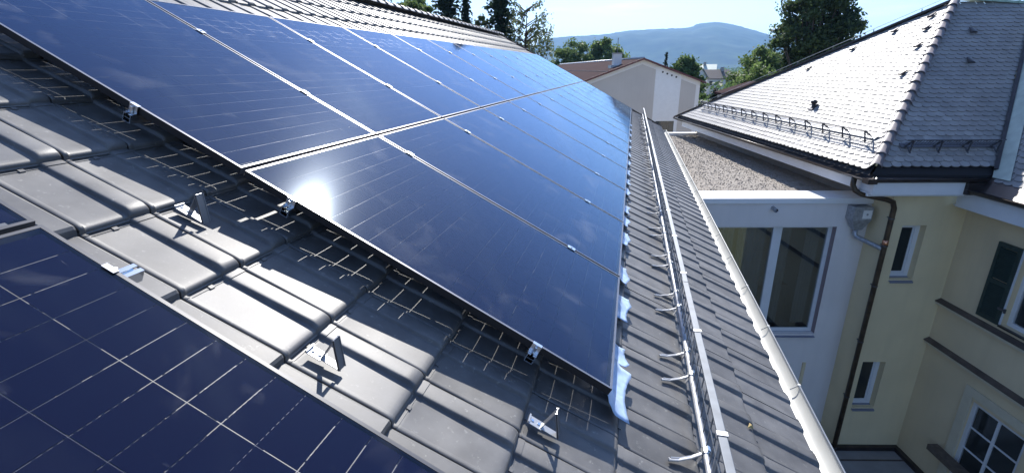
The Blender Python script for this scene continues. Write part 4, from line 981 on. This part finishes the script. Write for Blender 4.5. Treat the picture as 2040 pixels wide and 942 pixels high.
# front skin with the stripe and the beige fields
def fieldp(s0, s1, z0, off, y, m, nm):
    ss = [s0, s1] if s0 * s1 >= 0 else [s0, 0, s1]
    m_ = MB(); m_.prism([(s0, 0, z0), (s1, 0, z0)] + [(s, 0, rk(s) - off) for s in ss[::-1]], (0, y, 0), (0, .349, 0)); G(nm, m_, m)
fieldp(-4.5, 1.06, -9.4, .06, .30, M_offwhite, 'wall_border'); fieldp(3.0, 4.5, -9.4, .06, .30, M_offwhite, 'wall_border')
fieldp(-4.15, 1.03, -9.4, .42, .285, M_beige, 'wall_field'); fieldp(3.03, 4.2, -9.4, .42, .285, M_beige, 'wall_field')
m_ = MB(); m_.box((1.0601, .28, -3.48), (2.9999, .349, rk(2.9999) - .1)); m_.box((1.0601, .28, -9.4), (1.33, .349, -3.4801)); m_.box((2.77, .28, -9.4), (2.9999, .349, -3.4801)); m_.prism([(1.0601, 0, rk(3) - .1), (2.9999, 0, rk(3) - .0999), (1.0601, 0, rk(1.06) - .1)], (0, .28, 0), (0, .349, 0)); G('wall_stripe', m_, M_whitepaint)
m_ = MB(); m_.box((1.3301, .335, -9.4), (2.7699, .349, -3.4802)); dr_ = G('garage_door', m_, M_pane2)
for k in range(3):
    mm_ = MB(); mm_.box((1.36 + k * .47, .328, -5.4), (1.38 + k * .47, .3345, -3.49)); obj('door_bar', mm_, M_wood, dr_)
for k in range(4):
    s = 1.57 + .35 * k; z = .09 - .12 * k; m_ = MB(); m_.tube([(s, .272, z), (s, .2795, z)], .07, n=12); G('vent_hole', m_, M_void)
for sg_ in (-1, 1):
    m_ = MB(); m_.prism([(0, 0, AZp), (sg_ * 4.75, 0, rk(4.75)), (sg_ * 4.75, 0, rk(4.75) - .05), (0, 0, AZp - .055)], (0, .0, 0), (0, 50, 0)); rr_ = G('roof', m_, M_redroof)
    m_ = MB(); m_.prism([(0, 0, AZp + .03), (sg_ * 4.82, 0, rk(4.82) + .03), (sg_ * 4.82, 0, rk(4.82) - .10), (0, 0, AZp - .10)], (0, -.05, 0), (0, -.001, 0)); obj('verge_trim', m_, M_redtrim, rr_)
m_ = MB(); m_.tube([(0, 0, AZp + .02), (0, 50, AZp + .02)], .09, n=8); G('ridge_cap', m_, M_galv, smooth=True)
m_ = MB(); m_.box((-2.6, 0.05, rk(2.6) + .0), (-2.52, 50, rk(2.5) + .03)); G('roof_seam', m_, M_redtrim)
ch = MB(); ch.box((-1.68, 2.4, rk(1.9)), (-1.05, 3.0, 1.45)); cho = G('chimney', ch, M_offwhite)
ch = MB(); ch.box((-1.73, 2.34, 1.45), (-1.0, 3.06, 1.52)); obj('chimney_cap', ch, M_concrete, cho)
ch = MB(); ch.box((-1.9, 2.2, rk(2.0) - .02), (-.8, 3.3, rk(1.4) + .05)); obj('chimney_flashing', ch, M_galv, cho)
ch = MB(); ch.tube([(-1.35, 2.7, 1.52), (-1.35, 2.7, 2.6)], .025, n=6); G('aerial', ch, M_wire)

# ================================================================== TREES
def leafquad(mb, p, sz, rnd, flat=.5):
    n = Vector((rnd.gauss(0, 1), rnd.gauss(0, 1), rnd.gauss(0, 1) + flat)).normalized(); a = n.orthogonal().normalized(); b = n.cross(a)
    an_ = rnd.uniform(0, 6.28); a, b = a * math.cos(an_) + b * math.sin(an_), b * math.cos(an_) - a * math.sin(an_)
    s = sz * rnd.uniform(.6, 1.3); k = len(mb.v)
    mb.v += [tuple(p - a * s * .5), tuple(p + b * s * .32 + n * s * .06), tuple(p + a * s * .5), tuple(p - b * s * .32 + n * s * .06)]; mb.f.append((k, k + 1, k + 2, k + 3))
def broad(name, lab, x, y, ztop, h, rx_, crown_h, m, nclump, nleaf, lsz, seed, group=None, zb=ZG, spread=.16, cat='tree'):
    rnd = random.Random(seed); t = thing(name, lab, cat, loc=(x, y, zb), group=group)
    H = ztop - zb; cb = H - crown_h; mb = MB(); br = MB(); r0 = max(.12, H * .022)
    br.tube([(0, 0, 0), (rnd.uniform(-.2, .2), rnd.uniform(-.2, .2), cb * .9), (rnd.uniform(-.4, .4), rnd.uniform(-.4, .4), cb + crown_h * .55)], r0, n=8, radii=[r0 * 1.3, r0, r0 * .4])
    cl_ = []
    for i in range(nclump):
        while True:
            q = Vector((rnd.uniform(-1, 1), rnd.uniform(-1, 1), rnd.uniform(-1, 1)))
            if .35 < q.length < 1: break
        # egg shape, uneven
        zf = q.z * .5 + .5; w_ = rx_ * (1.0 - .35 * max(0, zf - .55) / .45) * rnd.uniform(.82, 1.08)
        c = Vector((q.x * w_, q.y * w_, cb + crown_h * (.04 + .92 * zf))); cl_.append(c)
    for i, c in enumerate(cl_):
        if i % 2 == 0:
            st_ = Vector((0, 0, cb * .85 + (c.z - cb) * .35)); md = st_.lerp(c, .55) + Vector((0, 0, -.03 * H * rnd.random()))
            br.tube([st_, md, c], r0 * .25, n=5, radii=[r0 * .4, r0 * .22, r0 * .08])
        rr = rx_ * spread * rnd.uniform(.75, 1.45)
        for _ in range(nleaf // nclump):
            d_ = Vector((rnd.gauss(0, 1), rnd.gauss(0, 1), rnd.gauss(0, .75))); p = c + d_ * rr * .62
            leafquad(mb, p, lsz, rnd)
    obj('crown', mb, m, t, fix=False); obj('trunk', br, M_bark, t, smooth=True, fix=False)
    return t
def conifer(name, lab, x, y, ztop, h, r, m, seed, zb=ZG, group=None, dens=1.0, lsz=.35, droop=.25, power=.8):
    rnd = random.Random(seed); t = thing(name, lab, 'tree', loc=(x, y, zb), group=group); H = ztop - zb; mb = MB(); br = MB()
    br.tube([(0, 0, 0), (0, 0, H * .6), (0, 0, H * .99)], .15, n=7, radii=[H * .016, H * .009, .015])
    z = H - h
    while z < H:
        f = (H - z) / h; rr = r * (f ** power) * rnd.uniform(.75, 1.1)
        for k in range(max(3, int(7 * dens))):
            a_ = rnd.uniform(0, 6.28); L0 = rr * rnd.uniform(.7, 1.1); e = Vector((math.cos(a_), math.sin(a_), 0))
            steps = max(2, int(L0 / (lsz * .42)))
            for q in range(steps):
                u_ = (q + .5) / steps; p = e * (L0 * u_) + Vector((0, 0, z - droop * L0 * u_ + .12 * L0 * u_ * u_))
                for _ in range(2): leafquad(mb, p + Vector((rnd.gauss(0, .1), rnd.gauss(0, .1), rnd.gauss(-.06, .08))) * lsz * 2, lsz * (1.1 - .4 * u_), rnd, flat=1.2)
        z += .16 + .008 * h
    obj('crown', mb, m, t, fix=False); obj('trunk', br, M_bark, t, smooth=True, fix=False)
def birch(name, lab, x, y, ztop, r, m, seed, zb=ZG, nstr=120):
    rnd = random.Random(seed); t = thing(name, lab, 'tree', loc=(x, y, zb)); H = ztop - zb; mb = MB(); br = MB()
    br.tube([(0, 0, 0), (.1, .1, H * .6), (.3, 0, H)], .16, n=7, radii=[.2, .12, .02])
    for i in range(nstr):
        a_ = rnd.uniform(0, 6.28); zf = rnd.uniform(.35, .98); st_ = Vector((.1, .05, H * zf)); L0 = r * rnd.uniform(.3, 1.0) * (1.15 - .7 * abs(zf - .6))
        tip = st_ + Vector((math.cos(a_) * L0, math.sin(a_) * L0, L0 * .45)); hang = tip + Vector((math.cos(a_) * .2, math.sin(a_) * .2, -rnd.uniform(1.2, 3.2)))
        br.tube([st_, st_.lerp(tip, .6) + Vector((0, 0, .15)), tip], .03, n=4, radii=[.045, .025, .012])
        for q in range(60):
            u_ = q / 59; p = tip.lerp(hang, u_) if q > 16 else st_.lerp(tip, .4 + q / 27)
            leafquad(mb, p + Vector((rnd.gauss(0, .13), rnd.gauss(0, .13), rnd.gauss(0, .1))), .21, rnd)
    obj('crown', mb, m, t, fix=False); obj('trunk', br, M_bark, t, smooth=True, fix=False)

broad('broadleaf_tree', 'tallest dark broadleaf tree, above the hip roof verge', 14.45, 41.4, 7.2, 16, 2.75, 9.3, M_lf_dark, 130, 30000, .27, 11, spread=.17)
broad('broadleaf_tree', 'bright green tree left of the tall dark one, in front of the hill', 13.6, 52.5, 2.6, 12, 3.0, 8, M_lf_light, 80, 18000, .30, 12)
broad('broadleaf_tree', 'low light green tree behind the hip roof verge, nearest the hut', 12.6, 46.0, .6, 10, 3.3, 6.5, M_lf_light, 80, 16000, .28, 13)
broad('broadleaf_tree', 'mid green tree peeking between the light one and the tall dark crown', 16.6, 51.0, 1.9, 10, 2.9, 7.5, M_lf_mid, 60, 12000, .30, 14)
broad('broadleaf_tree', 'round mid green tree right behind the gable wall roof edge', 8.3, 71.0, 1.9, 11, 2.75, 6.5, M_lf_mid, 70, 14000, .34, 15)
broad('broadleaf_tree', 'left of two yellowish green trees behind the red-brown roof', -9.2, 92.0, 5.2, 14, 4.3, 8, M_lf_light, 60, 12000, .48, 16)
broad('broadleaf_tree', 'right of two yellowish green trees, behind the chimney', -3.3, 93.0, 5.3, 14, 3.9, 8, M_lf_light, 55, 11000, .48, 17)
broad('broadleaf_tree', 'treetop rising behind the ridge at the left, next to the spruces', -18.3, 44.0, 7.2, 14, 2.4, 7, M_lf_light, 50, 11000, .27, 18)
broad('broadleaf_tree', 'leftmost treetop showing above the ridge caps', -20.9, 43.0, 8.6, 14, 2.6, 8, M_lf_mid, 50, 11000, .27, 19)
conifer('spruce_tree', 'wide dark spruce above the ridge, left of the narrow one', -14.0, 41.0, 9.4, 15, 2.9, M_lf_con, 21, lsz=.38, dens=2.0, power=.6)
conifer('spruce_tree', 'narrow pointed dark conifer beside the wide spruce', -12.4, 41.0, 6.8, 12, 1.1, M_lf_con, 22, lsz=.34, dens=2.6, power=.35)
conifer('pine_tree', 'tall bushy conifer above the far end of the ridge', -8.8, 38.5, 9.4, 15, 2.0, M_lf_con, 23, lsz=.42, dens=1.7, power=.35)
broad('broadleaf_tree', 'loose pale green tree between the narrow conifer and the tall pine', -10.6, 38.5, 4.9, 12, 1.5, 7, M_lf_birch, 40, 5000, .22, 24)
birch('birch_tree', 'drooping birch at the far end of the panel roof, before the hill', -7.0, 38.5, 4.9, 2.5, M_lf_birch, 25)
conifer('spruce_tree', 'dark conifer bush between the gable wall and the hut', 8.2, 43.5, -1.1, 6, 1.7, M_lf_con, 26, lsz=.28, power=.5, dens=1.6)
broad('shrub', 'bright green shrub right of the pale gable wall', 6.6, 42.0, -1.1, 6, 1.3, 5, M_lf_mid, 26, 3500, .2, 27, cat='shrub')
broad('shrub', 'dull green shrub behind the gable house corner, under the village roofs', 8.4, 55.0, -.4, 7, 2.0, 6, M_lf_mid, 30, 3500, .24, 28, cat='shrub')
conifer('spruce_tree', 'small pointed conifer behind the gable roof', 6.6, 88.0, 2.9, 8, 1.3, M_lf_con, 29, lsz=.35)

# small hut behind the verge
hut = thing('hut', 'small beige building with dark roof edge between the trees and hip roof verge', 'building', loc=(8.5, 32.2, ZG + .55)); hut.rotation_euler = (0, 0, R(6))
m_ = MB(); m_.prism([(-1.4, 0, -.6), (2.0, 0, -.6), (2.0, 0, 8.0), (.5, 0, 8.35), (-1.4, 0, 7.75)], (0, 0, 0), (0, 1.6, 0)); obj('wall', m_, M_beige, hut)
m_ = MB(); m_.prism([(-1.6, 0, 7.72), (.5, 0, 8.38), (2.2, 0, 7.98), (2.2, 0, 8.10), (.5, 0, 8.50), (-1.6, 0, 7.84)], (0, -.15, 0), (0, 1.75, 0)); obj('roof', m_, M_redroof, hut)

# distant village
def far_house(x, y, rot, w_, d_, ztop, m_roof, lab):
    t = thing('far_house', lab, 'house', loc=(x, y, ZG), group='village houses before the hill'); t.rotation_euler = (0, 0, R(rot)); H = ztop - ZG; e = H - d_ * .30
    m_ = MB(); m_.prism([(0, -d_ / 2, 0), (0, d_ / 2, 0), (0, d_ / 2, e), (0, 0, H - .3), (0, -d_ / 2, e)], (-w_ / 2, 0, 0), (w_ / 2, 0, 0)); obj('wall', m_, M_offwhite, t)
    m_ = MB(); m_.prism([(0, -d_ / 2 - .6, e - .35), (0, 0, H), (0, d_ / 2 + .6, e - .35), (0, d_ / 2 + .6, e - .6), (0, 0, H - .28), (0, -d_ / 2 - .6, e - .6)], (-w_ / 2 - .5, 0, 0), (w_ / 2 + .5, 0, 0)); r_ = obj('roof', m_, m_roof, t)
    m_ = MB(); m_.box((w_ * .2, -1, H - 1.2), (w_ * .2 + 1, 0, H + .8)); obj('chimney', m_, M_concrete, r_)
    for k in range(3):
        m_ = MB(); xx = -w_ / 2 + w_ * (k + .5) / 3; m_.box((xx - .6, -d_ / 2 - .04, e - 2.6), (xx + .6, -d_ / 2 - .001, e - 1.2)); obj('window', m_, M_pane2, t)
far_house(25, 215, -8, 15, 11, 1.6, M_palemetal, 'distant village house with a bright pale roof')
far_house(19.5, 190, -30, 11, 9, .3, M_concrete, 'distant grey-roofed village house left of the bright roof')
far_house(30.5, 200, 15, 9, 9, -.3, M_brownstone, 'distant village house with a brown roof, right of the bright one')
# distant woodland filling the plain (uncountable)
wd = MB(); rnd = random.Random(99)
for i in range(1500):
    az_ = rnd.uniform(-28, 30); D_ = 110 + 2300 * rnd.random() ** 1.5
    if D_ < 240 and 3 < az_ < 9.0: continue
    x, y = D_ * math.sin(R(az_)), D_ * math.cos(R(az_)); H = rnd.uniform(6, 10) * (1 if D_ < 500 else 1.2); r_ = rnd.uniform(2.5, 5)
    if D_ < 150: H *= .7
    for _ in range(34 if D_ < 700 else 16):
        q = Vector((rnd.gauss(0, .5), rnd.gauss(0, .5), rnd.uniform(0, 1))); leafquad(wd, Vector((x + q.x * r_, y + q.y * r_, ZG + H * (.25 + .75 * q.z * (1 - .25 * (abs(q.x) + abs(q.y)))))), r_ * (.42 if D_ < 700 else .7), rnd, flat=.8)
tag(obj('distant_woodland', wd, M_lf_mid, None, fix=False), kind='stuff')

# ================================================================== HAZE
hz_ = MB(); hz_.box((-7200, -7200, ZG - 1), (7200, 7200, 420))
hzm = bpy.data.materials.new('haze_volume'); hzm.use_nodes = True; hn = hzm.node_tree; hn.nodes.remove(hn.nodes['Principled BSDF'])
pv = hn.nodes.new('ShaderNodeVolumePrincipled'); pv.inputs['Color'].default_value = (0.30, 0.58, 1.0, 1); pv.inputs['Density'].default_value = 0.00014; pv.inputs['Anisotropy'].default_value = 0.25
hn.links.new(pv.outputs[0], hn.nodes['Material Output'].inputs['Volume'])
tag(obj('haze', hz_, hzm), kind='stuff')
